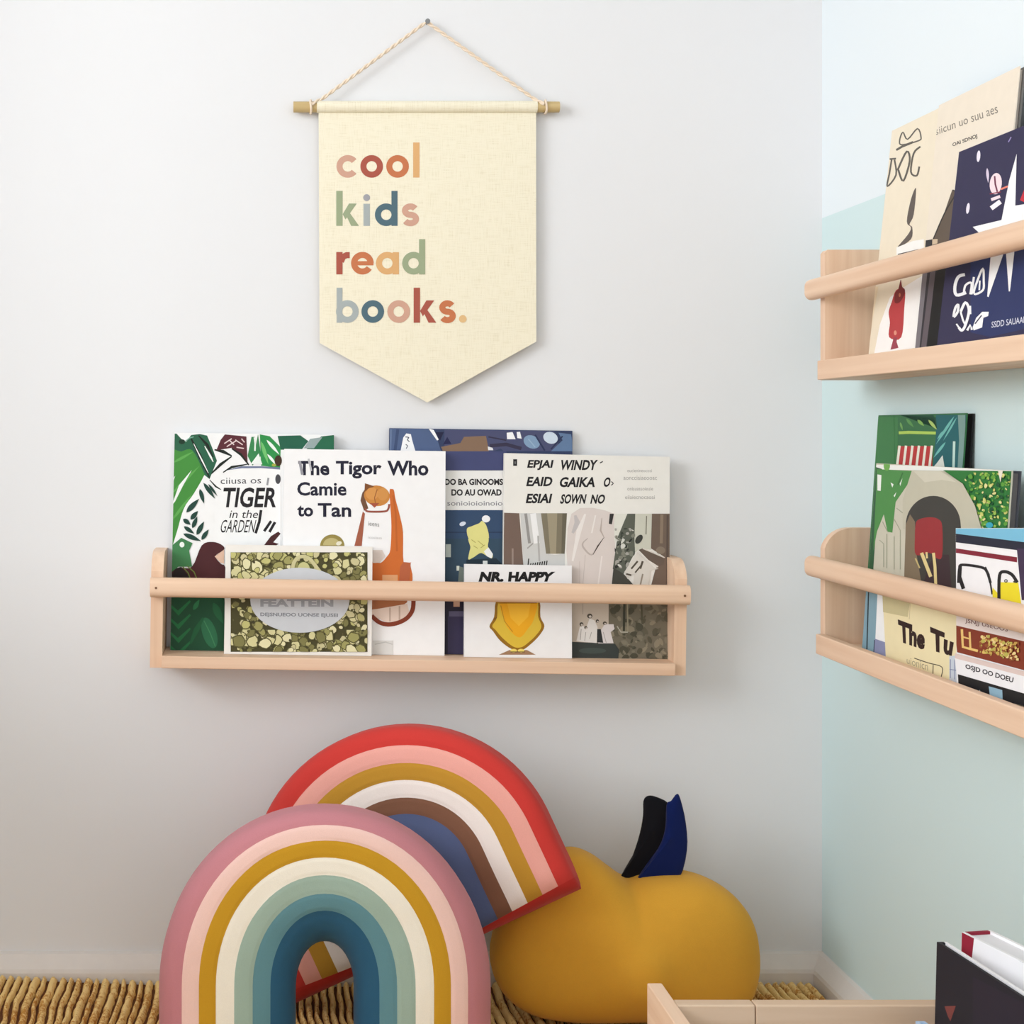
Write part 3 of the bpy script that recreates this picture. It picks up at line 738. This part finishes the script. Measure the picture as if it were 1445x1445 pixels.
A.p(q5, (46,92,60), (100,500),(200,530),(200,750),(150,1040),(120,1500),(40,1500)).p(q5, (78,142,74), (158,532),(452,545),(435,620),(312,800),(285,1050),(245,1042),(215,900),(160,1040),(130,1200),(150,760))
A.p(q5,(240,243,238),(163,575),(196,580),(190,710),(163,705)).p(q5,(240,243,238),(270,640),(295,655),(285,682)).p(q5,(240,243,238),(345,650),(368,605),(350,670)).p(q5,(240,243,238),(295,750),(318,718),(305,760)).s(q5,(56,112,56),10,(370,560),(330,660)).e(q5, (110,170,80), 240, 505, 26, 40)
for pts in (((205,960),(245,1040)),((180,1110),(215,1140),(215,1330)),((240,1060),(240,1340)),((300,940),(350,1030),(350,1350)),((300,1080),(300,1350)),((320,850),(385,900)),((400,880),(380,1000))): A.s(q5, (158,160,138), 7, *pts)
A.p(q5, (42,118,52), (700,540),(1400,550),(1400,1100),(1025,1020),(1005,930),(960,830),(860,650))
A.pebbles(q5, [(206,206,116),(150,190,80),(226,220,150),(20,84,44),(96,160,60)], 880, 560, 1250, 1020, 210, 7, 22, 23, 0.35)
A.p(q5, (196,192,172), (455,545),(700,545),(870,650),(970,830),(1030,1040),(380,1020),(380,780))
A.p(q5,(210,206,188),(470,550),(690,550),(820,640),(700,620),(560,640))
hole = [(630+225*math.cos(t), 990-240*math.sin(t)) for t in [math.pi*i/20 for i in range(21)]]
A.p(q5, (62,60,56), *(hole + [(400,1500),(900,1500)])).p(q5, (128,112,90), (405,990),(440,900),(480,960),(490,1200),(540,1500),(390,1500)).p(q5, (58,40,46), (655,1230),(760,1230),(780,1500),(540,1500),(600,1300))
A.ps(q5, (152,46,50), (488,975),(520,940),(600,925),(670,940),(704,1000),(702,1245),(650,1255),(600,1215),(490,1232),(480,1100))
A.s(q5, (228,208,146), 28, (535,1215),(575,1320),(610,1410)).s(q5, (228,208,146), 24, (632,1215),(645,1330),(652,1500)).s(q5,(228,208,146),16,(575,1210),(580,1260)).s(q5,(200,180,120),12,(485,1260),(520,1340))
A.p(q5,(232,226,210),(1160,545),(1200,545),(1180,640)).e(q5,(60,170,190),1090,990,30,24)
A.p(q6, (134,168,184), (190,100),(290,100),(290,210),(265,720),(160,690)).s(q6,(30,50,58),10,(215,150),(200,660)).p(q6, (246,248,250), (288,150),(330,150),(350,610),(268,575)).p(q6, (142,148,184), (265,575),(352,605),(352,780),(250,740)).s(q6,(40,44,80),7,(262,585),(255,690),(350,722))
A.p(q6, (241,229,186), (322,140),(960,250),(960,1000),(358,850)).p(q6, (206,196,152), (322,120),(548,200),(545,292),(528,402),(330,362))
A.s(q6,(214,200,160),6,(548,292),(540,420))
A.t(q6, (44,22,22), 'The', (448,420),(676,505),(660,668),(462,600), 0.05).t(q6, (44,22,22), 'Tu', (706,478),(905,560),(880,715),(722,672), 0.05)
A.garble(q6, (176,166,136), 7, (520,722),(690,770),(690,832),(520,772), 71, 0.1).s(q6,(70,60,50),7,(580,730),(690,768),(802,802),(796,880)).s(q6,(70,60,50),7,(732,785),(730,855))
A.p(q6, (206,216,228), (862,715),(1000,700),(1000,1000),(862,905)).s(q6,(120,130,170),6,(870,740),(870,890)).s(q6,(120,130,170),6,(865,820),(930,830)).s(q6,(120,130,170),6,(905,740),(905,900))
right_book(1218, 0.7225, zL, 4.0, 0.318, 0.2315, 0.010, (204,200,182), (110,108,110), A, 'grey arch cover book with a dark hollow and cream title strip', group=GL, spine=(134,168,184), back=(70,72,80))
A = Art()
A.p(q5, (124,192,222), (700,1000),(1400,1000),(1400,1135),(752,1052)).p(q5, (36,38,56), (752,1052),(1400,1132),(1400,1205),(752,1122)).p(q5, (132,32,52), (738,1168),(1302,1250),(1302,1292),(738,1204)).p(q5, (64,48,78), (1300,1180),(1400,1180),(1400,1600),(1340,1600))
A.s(q5, K, 22, (824,1460),(832,1340),(860,1312),(1010,1332),(1056,1368),(1086,1460)).s(q6, K, 30, (935,-10),(930,80),(962,175)).s(q6, K, 14, (1135,0),(1165,60),(1192,220))
A.p(q6, (240,222,44), (1260,122),(1400,126),(1425,300),(1255,300)).p(q6, (240,222,44), (1195,165),(1232,205),(1240,300),(1195,300)).s(q6, K, 26, (1246,260),(1250,70),(1290,38),(1350,62),(1392,125))
A.e(q6,(60,60,60),1302,112,14,14).e(q6,(240,240,240),1302,112,6,6).e(q6,(60,60,60),1370,118,10,8)
A.p(q6, (236,226,222), (880,380),(1480,530),(1480,610),(890,470)).garble(q6, (120,86,84), 12, (978,412),(1320,482),(1315,530),(975,452), 81, 0.18, (5,)).s(q6,(130,110,110),6,(1330,480),(1480,520))
A.p(q6, (134,56,36), (890,465),(1480,602),(1480,835),(912,682))
for w, pts in ((20,((950,498),(958,640),(1078,672))),(16,((1012,520),(1018,650))),(12,((958,560),(1012,575)))): A.s(q6, (238,202,124), w, *pts)
for sd, (x, y) in enumerate(((1095,545),(1175,562),(1255,582),(1335,600))):
    A.pebbles(q6, [(228,196,110),(206,166,86),(196,186,90),(240,216,150),(150,84,46)], x, y, x+82, y+150, 36, 8, 20, 90+sd, 0.4)
A.p(q6, (226,206,200), (905,690),(1480,840),(1480,890),(905,740)).p(q6, (244,244,247), (905,730),(1480,880),(1480,1030),(920,860)).garble(q6, (46,42,50), 12, (992,775),(1378,885),(1370,940),(988,822), 82, 0.2, (4,7))
A.p(q6, (26,26,30), (930,858),(1480,1018),(1480,1200),(940,1020)).p(q6, (150,186,206), (1178,955),(1286,985),(1292,1120),(1190,1060)).s(q6,(200,206,206),6,(1040,970),(1045,1010)).s(q6,(200,206,206),6,(1105,985),(1108,1030))
right_book(1350, 0.7135, zL+0.0002, 1.6, 0.22, 0.1685, 0.008, (246,245,247), (226,224,226), A, 'white book with a dark red stripe and black-outlined window shapes', roll=-4.0, group=GL)

# ------------------------------------------------------------------ hanging pennant
def ring_pts(cx, cy, R, r, a0, a1, n=36):
    o = []; i_ = []
    for k in range(n+1):
        t = math.radians(a0 + (a1-a0)*k/n)
        o.append((cx+R*math.cos(t), cy-R*math.sin(t))); i_.append((cx+r*math.cos(t), cy-r*math.sin(t)))
    return [[o[k], o[k+1], i_[k+1], i_[k]] for k in range(n)]
def quad(x0, y0, x1, y1): return [[(x0,y0),(x1,y0),(x1,y1),(x0,y1)]]
def poly_stroke(pts, w):
    L, R = stroke_poly(pts, w); return [[L[i], L[i+1], R[i+1], R[i]] for i in range(len(L)-1)]
def s_path(x0, x1, y0, y1, w):
    h = y1-y0; cx = (x0+x1)/2; rx = (x1-x0-w)/2; ry = (h-w)/4; pts = []
    for k in range(17):
        t = math.radians(28 + (270-28)*k/16); pts.append((cx + rx*0.94*math.cos(t), y0+w/2+ry - ry*math.sin(t)))
    for k in range(1, 18):
        t = math.radians(90 - (90+152)*k/17); pts.append((cx + rx*math.cos(t), y1-w/2-ry - ry*math.sin(t)))
    return poly_stroke(pts, w)
LET = []
RO, RI = 16.0, 7.4
def ringo(c, cx, cy, a0=0, a1=360): LET.append((c, ring_pts(cx, cy, RO, RI, a0, a1)))
def bar(c, *q): LET.append((c, quad(*q)))
cPK, cRD, cOR, cTN, cGR, cGY, cNV = (208,164,144), (172,92,78), (200,122,84), (222,174,120), (158,170,138), (170,178,178), (86,112,124)
ringo(cPK, 490.8, 234.8, 40, 320); ringo(cRD, 524.5, 234.8); ringo(cOR, 561, 234.8); bar(cTN, 583, 201, 592, 250.5)
def kay(c, x, top, base):
    bar(c, x, top, x+9, base)
    LET.append((c, [[(x+9, base-16.5), (x+18, base-31.5), (x+29, base-31.5), (x+13, base-9)]]))
    LET.append((c, [[(x+12, base-19), (x+17.5, base-20.5), (x+32, base), (x+21, base)]]))
kay(cGR, 474.5, 269.3, 318.7)
bar(cGY, 512.9, 287.5, 522, 318.7); LET.append(((162,162,168), [[(517.4+4.9*math.cos(t), 278.9+4.9*math.sin(t)) for t in [i*math.pi/10 for i in range(20)]]]))
ringo(cNV, 545, 303); bar(cNV, 552.4, 269.3, 561, 318.7); LET.append((cPK, s_path(566.7, 591.4, 287, 319.2, 8.6)))
bar(cRD, 474.5, 355.6, 483.4, 387.2); LET.append((cRD, poly_stroke([(481, 369), (484, 362.5), (489, 360), (493.5, 360)], 8.8)))
ringo(cOR, 511.4, 371.4, 0, 325); bar(cOR, 498, 368.5, 527, 374.4); ringo(cTN, 546.5, 371.4); bar(cTN, 554, 355.8, 563, 387.2)
ringo(cGR, 583.5, 371.4); bar(cGR, 591.4, 337.5, 600, 387.2)
bar(cGY, 475, 406, 483.2, 455.4); ringo(cGY, 490.2, 439.6); ringo(cNV, 526, 439.6); ringo(cPK, 562.6, 439.6)
kay(cRD, 583.7, 406, 455.4); LET.append((cOR, s_path(619.4, 643.2, 423.7, 456, 8.6)))
LET.append(((228,190,138), [[(653+5.4*math.cos(t), 450+5.4*math.sin(t)) for t in [i*math.pi/10 for i in range(20)]]]))

def linen():
    m, nt, bs = new_mat('cream_linen')
    tc = nt.nodes.new('ShaderNodeTexCoord'); outs = []
    for sc in ((60, 60, 1500), (1500, 60, 60)):
        mp = nt.nodes.new('ShaderNodeMapping'); mp.inputs['Scale'].default_value = sc
        n = nt.nodes.new('ShaderNodeTexNoise'); n.inputs['Scale'].default_value = 0.8; n.inputs['Detail'].default_value = 3
        nt.links.new(tc.outputs['Object'], mp.inputs['Vector']); nt.links.new(mp.outputs[0], n.inputs['Vector']); outs.append(n)
    ad = nt.nodes.new('ShaderNodeMath'); ad.operation = 'ADD'
    nt.links.new(outs[0].outputs['Fac'], ad.inputs[0]); nt.links.new(outs[1].outputs['Fac'], ad.inputs[1])
    cr = nt.nodes.new('ShaderNodeValToRGB')
    cr.color_ramp.elements[0].position = 0.7; cr.color_ramp.elements[0].color = lin((229, 220, 192))
    cr.color_ramp.elements[1].position = 1.25; cr.color_ramp.elements[1].color = lin((243, 236, 213))
    nt.links.new(ad.outputs[0], cr.inputs[0]); nt.links.new(cr.outputs[0], bs.inputs['Base Color'])
    bp = nt.nodes.new('ShaderNodeBump'); bp.inputs['Strength'].default_value = 0.25; bp.inputs['Distance'].default_value = 0.0006
    nt.links.new(ad.outputs[0], bp.inputs['Height']); nt.links.new(bp.outputs[0], bs.inputs['Normal'])
    bs.inputs['Roughness'].default_value = 0.95; bs.inputs['Specular IOR Level'].default_value = 0.1
    return m

DP = 0.0120                     # how far the pennant hangs off the wall
def make_pennant():
    o0 = at(602, 151, DP)
    root = empty('hanging_pennant', Matrix.Translation(o0))
    tag(root, 'cream linen pennant with colourful rounded lettering hung above the ledge', 'wall hanging')
    L = lambda px, py, d=DP: at(px, py, d) - o0
    dm = wood('x', (206, 182, 132), (184, 156, 104))
    b = MB(); b.tube([L(414, 151), L(789, 151)], 0.0076, dm, 20); b.build('dowel', root, bevel=0.0008)
    ln = linen(); b = MB()
    # hem sleeve round the dowel
    seg = 20; vs = []
    for px in (447, 757.5):
        c = L(px, 151)
        for k in range(seg): 
            t = 2*math.pi*k/seg; vs.append(c + Vector((0, math.cos(t)*0.0084, math.sin(t)*0.0084)))
    b.add(vs, [(k, (k+1)%seg, seg+(k+1)%seg, seg+k) for k in range(seg)], ln, True)
    # body, a thin double-sided sheet
    front = [(449.5, 157), (756.5, 157), (756.8, 482), (603, 568), (451, 484)]
    df, dk = DP + 0.0008, DP - 0.0010
    vf = [L(x, y, df) for x, y in front]; vb = [L(x, y, dk) for x, y in front]
    b.add(vf + vb, [[0, 1, 2, 3, 4], [9, 8, 7, 6, 5]] + [(i, (i+1) % 5, 5+(i+1) % 5, 5+i) for i in range(5)], ln)
    for k, (c, polys) in enumerate(LET):
        m = fabric(c, 1400, 0.1)
        dd = df + 0.0002 + 0.00001*k
        for pl in polys: b.add([L(x, y, dd) for x, y in pl], [list(range(len(pl)))], m)
    b.build('banner', root, recalc=False)
    # stitched hem line
    b = MB(); b.tube([L(450, 158.5, df), L(756, 158.5, df)], 0.0006, ln, 6); b.build('hem_seam', root)
    # twisted cord: over the nail and knotted round both dowel ends
    cordm = fabric((238, 220, 198), 800, 0.4); b = MB()
    path = [L(440, 147, DP+0.009), L(455, 139), L(598, 33.5, 0.012), L(602, 31.0, 0.012), L(606, 33.5, 0.012), L(753, 139), L(768, 147, DP+0.009)]
    dense = []
    for a, c in zip(path[:-1], path[1:]):
        n = max(2, int((c-a).length/0.0016)); dense += [a.lerp(c, i/n) for i in range(n)]
    dense.append(path[-1])
    for ph in (0, math.pi):
        hel = []
        for i, p in enumerate(dense):
            t = (dense[min(i+1, len(dense)-1)] - dense[max(i-1, 0)]).normalized(); a = t.cross(Vector((0, 1, 0))).normalized(); an = i*0.42 + ph
            hel.append(p + a*math.cos(an)*0.0013 + Vector((0, 1, 0))*math.sin(an)*0.0013)
        b.tube(hel, 0.0015, cordm, 7)
    for px in (438.5, 769.5):
        c = L(px, 151); pts = [c + Vector((0.0006*math.sin(2*t), math.cos(t)*0.0092, math.sin(t)*0.0092)) for t in [2*math.pi*i/24 for i in range(25)]]
        b.tube(pts, 0.0016, cordm, 8)
    b.build('cord', root)
make_pennant()
b = MB()
c = at(602, 34, 0.0)
b.tube([c, c + Vector((0, -0.014, 0))], 0.0012, paint((130,132,134), 0.3), 10); b.tube([c + Vector((0, -0.0135, 0)), c + Vector((0, -0.0150, 0))], 0.0036, paint((128,130,132), 0.3), 16)
tag(b.build('nail'), 'small grey nail head in the white wall holding the pennant cord', 'nail')

# ------------------------------------------------------------------ cushions
def plane_frame(origin, yaw=0.0, lean=0.0):
    """X right, Y away from viewer, Z up"""
    return Matrix.Translation(origin) @ Matrix.Rotation(yaw, 4, 'Z') @ Matrix.Rotation(-lean, 4, 'X')

def arch_cushion(name, M, curve, bounds, mats, T, label, foot_mat=None, seam=0.0010, m=72, power=3.6, group=None):
    """curve(w, s) gives frame pixels for half-width w and s in 0..1 from left foot over the top to the right foot"""
    Mi = M.inverted(); n = M.to_3x3() @ Vector((0, -1, 0)); p0 = M.translation.copy()
    wo, wi = bounds[0], bounds[-1]
    ws = []                                   # (w, band)
    nb = len(bounds) - 1
    for bi in range(nb):
        a, c = bounds[bi], bounds[bi+1]
        k = 7
        for i in range(k):
            t = i/k
            if bi == 0: t = 1 - math.cos(t*math.pi/2)
            if bi == nb-1: t = math.sin(t*math.pi/2)
            ws.append((a + (c-a)*t, bi, i))
    ws.append((wi, nb-1, 0))
    def half(w, s, i, bi):
        q = (wo - w)/(wo - wi)
        t = T/2 * max(0.0, 1 - abs(2*q-1)**power) ** (1/power)
        if i == 0 and 0 < bi <= nb-1 and 0.001 < q < 0.999: t -= seam
        e = min(s, 1-s) / 0.055
        if e < 1: t *= max(0.0, 1 - (1-e)**2.4) ** (1/2.4)
        return max(0.0, t)
    ss = [0.5 - 0.5*math.cos(math.pi*i/m)*(1 if True else 0) for i in range(m+1)]
    ss = [0.55*a + 0.45*(i/m) for i, a in enumerate(ss)]
    F, B = [], []
    for (w, bi, i) in ws:
        rf, rb = [], []
        for s in ss:
            px, py = curve(w, s); p = ray_local(px, py, M, Mi, n, p0); h = half(w, s, i, bi)
            pf = ray_local(px, py, M, Mi, n, p0 + n*h)
            wr = 0.0012 * noise.noise((p.x*22, p.z*22, bi*3.1)) * min(1, h/0.02)
            rf.append((pf.x, -h - wr, pf.z)); rb.append((p.x, h, p.z))
        F.append(rf); B.append(rb)
    mb = MB(); J = len(ws); S = len(ss)
    vf = [p for r in F for p in r]; vb = [p for r in B for p in r]
    mb_v = vf + vb; off = len(vf)
    mb.v = [tuple(p) for p in mb_v]
    for j in range(J-1):
        mt = mats[ws[j][1]]
        for i in range(S-1):
            mm = mt
            if foot_mat is not None and (ss[i+1] < 0.024 or ss[i] > 0.976): mm = foot_mat
            a = [j*S+i, j*S+i+1, (j+1)*S+i+1, (j+1)*S+i]
            mb.f.append(a); mb.fm.append(mb.mi(mm)); mb.smooth.append(True)
            mb.f.append([off+x for x in a[::-1]]); mb.fm.append(mb.mi(mm)); mb.smooth.append(True)
    o = mb.build(name, merge=True)
    o.matrix_world = M
    tag(o, label, 'cushion', group)
    return o

# front rainbow: stands on the rug
wbF = [234, 202, 178, 154, 128, 102, 77, 41]
topF = [270, 246, 224, 200, 175, 149, 125, 82]
def lerp_tab(w, xs, ys):
    for i in range(len(xs)-1):
        if xs[i] >= w >= xs[i+1]:
            t = (xs[i]-w)/(xs[i]-xs[i+1]); return ys[i]+(ys[i+1]-ys[i])*t
    return ys[-1] if w < xs[-1] else ys[0]
def curveF(w, s):
    cx, cy = 458.5, 1394.0; h = lerp_tab(w, wbF, topF) - 16; foot = 1539.0
    leg = foot - cy; arc = math.pi * (w + h)/2; tot = 2*leg + arc; d = s*tot
    if d < leg: return (cx - w, foot - d)
    if d > tot - leg: return (cx + w, cy + (d - (tot-leg)))
    a = math.pi * (d - leg)/arc
    e = 0.97
    return (cx - w*math.copysign(abs(math.cos(a))**e, math.cos(a)), cy - h*math.sin(a)**e)
MF = plane_frame(at(458, 1539.5, 0.355), 0.0, math.radians(3))
GC = 'arch shaped rainbow cushions'
bandsF = [fabric(c, 1100, 0.2, 0.25) for c in ((200,132,140), (243,205,195), (201,152,40), (246,240,226), (160,183,170), (98,142,152), (46,92,122))]
arch_cushion('rainbow_cushion', MF, curveF, wbF, bandsF, 0.125, 'mauve edged rainbow cushion with a deep blue centre, standing in front', group=GC)

# back rainbow: leans against the wall and the apple cushion, tipped to the left
wbB = [219, 191, 166, 142, 117, 94, 34]
def curveB(w, s):
    A0, B0 = -210.0, 115.0; leg = B0; cut = 24.0; arc = math.pi*w; tot = 2*leg + arc - cut; d = s*tot + cut; tot += cut
    if d < leg: a, b_ = A0 - w, d
    elif d > tot-leg: a, b_ = A0 + w, tot - d
    else:
        t = math.pi*(d-leg)/arc; a, b_ = A0 - w*math.cos(t), B0 + w*math.sin(t)
    th = math.radians(25)
    return (812 + a*math.cos(th) - b_*math.sin(th), 1258 - a*math.sin(th) - b_*math.cos(th))
MBk = plane_frame(at(573, 1330, 0.165), math.radians(-22), math.radians(0))
bandsB = [fabric(c, 1100, 0.2, 0.25) for c in ((206,62,56), (240,172,160), (196,146,52), (250,240,234), (132,92,72), (94,108,148))]
arch_cushion('rainbow_cushion', MBk, curveB, wbB, bandsB, 0.085, 'red edged rainbow cushion with a brown band, tipped behind the mauve one', foot_mat=fabric((196,50,44), 1100, 0.2, 0.25), group=GC)

# apple cushion
def closed_spline(pts, n): return smooth_poly(pts, n)
def puff(name, parent, M, outline, T, mat, power=2.2, rings=16, center=None, flat=0.0, bend=0.0):
    Mi = M.inverted(); n = M.to_3x3() @ Vector((0, -1, 0)); p0 = M.translation.copy()
    P = [ray_local(x, y, M, Mi, n, p0) for x, y in outline]
    c = ray_local(center[0], center[1], M, Mi, n, p0) if center else sum(P, Vector())/len(P)
    N = len(P); mb = MB(); Ra = 0.8*min((p-c).length for p in P)
    def ring(k, sgn):
        th = (math.pi/2)*k/rings; rho = math.sin(th); h = T/2*max(0.0, 1-rho**power)**(1/power)
        out = []; k3 = max(0.0, (rho-0.5)/0.5); k3 = k3*k3*(3-2*k3)
        for p in P:
            v = p-c; q = c + (v.normalized()*Ra*(1-k3) + v*k3)*rho
            out.append((q.x, sgn*h + bend*((q.x-c.x)**2), q.z))
        return out
    for sgn in (-1, 1):
        vs = [(c.x, sgn*T/2, c.z)]
        for k in range(1, rings+1): vs += ring(k, sgn)
        fs = [(0, 1+(i+1) % N, 1+i) for i in range(N)]
        for k in range(rings-1):
            for i in range(N): fs.append((1+k*N+i, 1+k*N+(i+1) % N, 1+(k+1)*N+(i+1) % N, 1+(k+1)*N+i))
        mb.add(vs, fs, mat, True)
    return mb.build(name, parent, merge=True)
apple_px = [(884,1240),(905,1235),(940,1232),(975,1234),(1010,1246),(1040,1268),(1060,1300),(1067,1340),(1065,1375),(1053,1405),(1025,1422),(970,1431),(900,1430),(840,1432),(780,1430),(735,1419),(704,1392),(692,1350),(702,1300),(722,1255),(752,1222),(790,1203),(815,1200),(840,1210),(862,1226)]
MA = plane_frame(at(885, 1438, 0.145), 0, 0)
ra = empty('apple_cushion', MA)
tag(ra, 'round mustard yellow apple cushion with dark leaves, slumped against the wall', 'cushion')
puff('body', ra, Matrix.Identity(4) @ MA, closed_spline(apple_px, 4), 0.20, fabric((226,168,58), 1100, 0.2, 0.2), 2.3, 18, (885, 1345))
leafL = [(876,1246),(892,1210),(903,1176),(907.5,1150),(908,1130),(914,1123),(925,1124),(943,1133),(950,1150),(948,1190),(930,1246)]
leafR = [(896,1248),(914,1222),(933,1190),(939.5,1165),(941,1135),(947,1130),(955.5,1120),(961,1130),(968,1162),(969.5,1200),(958,1240),(930,1249)]
MLf = plane_frame(at(925, 1236, 0.138), math.radians(0), math.radians(0))
MLf2 = plane_frame(at(925, 1236, 0.150), math.radians(0), math.radians(0))
for nm, M_, pl, c in (('leaf', MLf, leafL, (16, 16, 22)), ('leaf', MLf2, leafR, (10, 28, 84))):
    o = puff(nm, ra, M_, closed_spline(pl, 3), 0.016, fabric(c, 1100, 0.15), 2.0, 8)
    o.matrix_parent_inverse = Matrix.Identity(4); o.matrix_local = MA.inverted() @ M_
    o['label'] = 'black leaf' if c[0] == 16 else 'navy blue leaf'

# ------------------------------------------------------------------ crate with books, lower right
CZ = 0.78 - 779*0.65/1000.0          # top of the crate, seen at the far end of its side panel
yf = -(D - 1.30)                      # far end of the left side panel
xl = (913 - VX)*0.65/1000.0
CW = WX - 0.022 - xl
rc = empty('wooden_crate', Matrix.Translation((xl, yf, 0.0150)))
tag(rc, 'low pale wooden crate of books standing on the rug by the right wall', 'crate')
zt = CZ - 0.0150
for x0 in (0, CW-0.0137):
    b = MB(); b.box(x0, x0+0.0137, -0.42, 0, 0, zt, wood('y')); b.build('side_panel', rc, bevel=0.0012)
xs = (1059 - VX)*1.264/2/1000.0 - xl
for x0, x1 in ((0.0137, xs-0.0004), (xs+0.0004, CW-0.0137)):
    b = MB(); b.box(x0, x1, -0.050, -0.036, 0.02, zt-0.0006, wood('x', (222,196,170), (206,176,146))); b.build('back_board', rc, bevel=0.0012)
b = MB(); b.box(0.0137, CW-0.0137, -0.42, -0.406, 0.02, zt-0.05, wood('x')); b.build('front_board', rc, bevel=0.0012)
b = MB(); b.box(0.0137, CW-0.0137, -0.406, -0.050, 0.02, 0.032, wood('x')); b.build('base_board', rc)

def crate_book(px, py, L, H, W, T, yawdeg, leandeg, cover, pages, label, art=None, spine=None, z0=None, board=0.0022, spine_side='left', back=None):
    """upright book seen with its far top corner at px,py, L from the camera; cover faces left"""
    k = L/2000.0
    top = Vector(((px-VX)*k, -(D-L), 0.78 + (VY-py)*k))
    B = Matrix(((0, 1, 0, 0), (-1, 0, 0, 0), (0, 0, 1, 0), (0, 0, 0, 1)))
    R = Matrix.Rotation(math.radians(yawdeg), 4, 'Z') @ B @ Matrix.Rotation(-math.radians(leandeg), 4, 'X')
    zf = 0.0150 + 0.0325
    up = R.to_3x3() @ Vector((0, 0, 1))
    H = (top.z - zf)/up.z
    M = Matrix.Translation(top - up*H) @ R
    return make_book(M, W, H, T, cover, pages, art or Art(), label, spine=spine, back=back or cover, board=board, group='books standing in the crate', spine_side=spine_side)
zc = Z(1020, 1290, 3.4)
A = Art(); A.p(zc, (128,66,62), (1064,442),(1118,440),(1104,480),(1092,514),(1080,490)).p(zc,(44,38,50),(1200,300),(1470,440),(1470,560),(1200,560))
crate_book(1322, 1329, 1.25, 0.28, 0.20, 0.009, 5, 1.5, (38,36,44), (240,239,240), 'black covered book with a small red mark, leaning in the crate', A, spine=(36,34,42), back=(244,243,246), board=0.0028)
A = Art(); A.p(zc, (150,32,56), (1100,40),(1216,40),(1206,110),(1190,260),(1090,260)).s(zc,(170,172,180),8,(1215,92),(1300,150),(1445,232))
crate_book(1357, 1315, 1.26, 0.29, 0.20, 0.030, 13, 1.5, (247,247,250), (236,236,240), 'thick white book with a dark red spine behind the black one', A, spine=(150,32,56), board=0.003)
A = Art()
crate_book(1292, 1441, 1.20, 0.2, 0.15, 0.008, 5, 1.5, (176,200,226), (240,240,240), 'low pale blue book beside the black one in the crate', A)
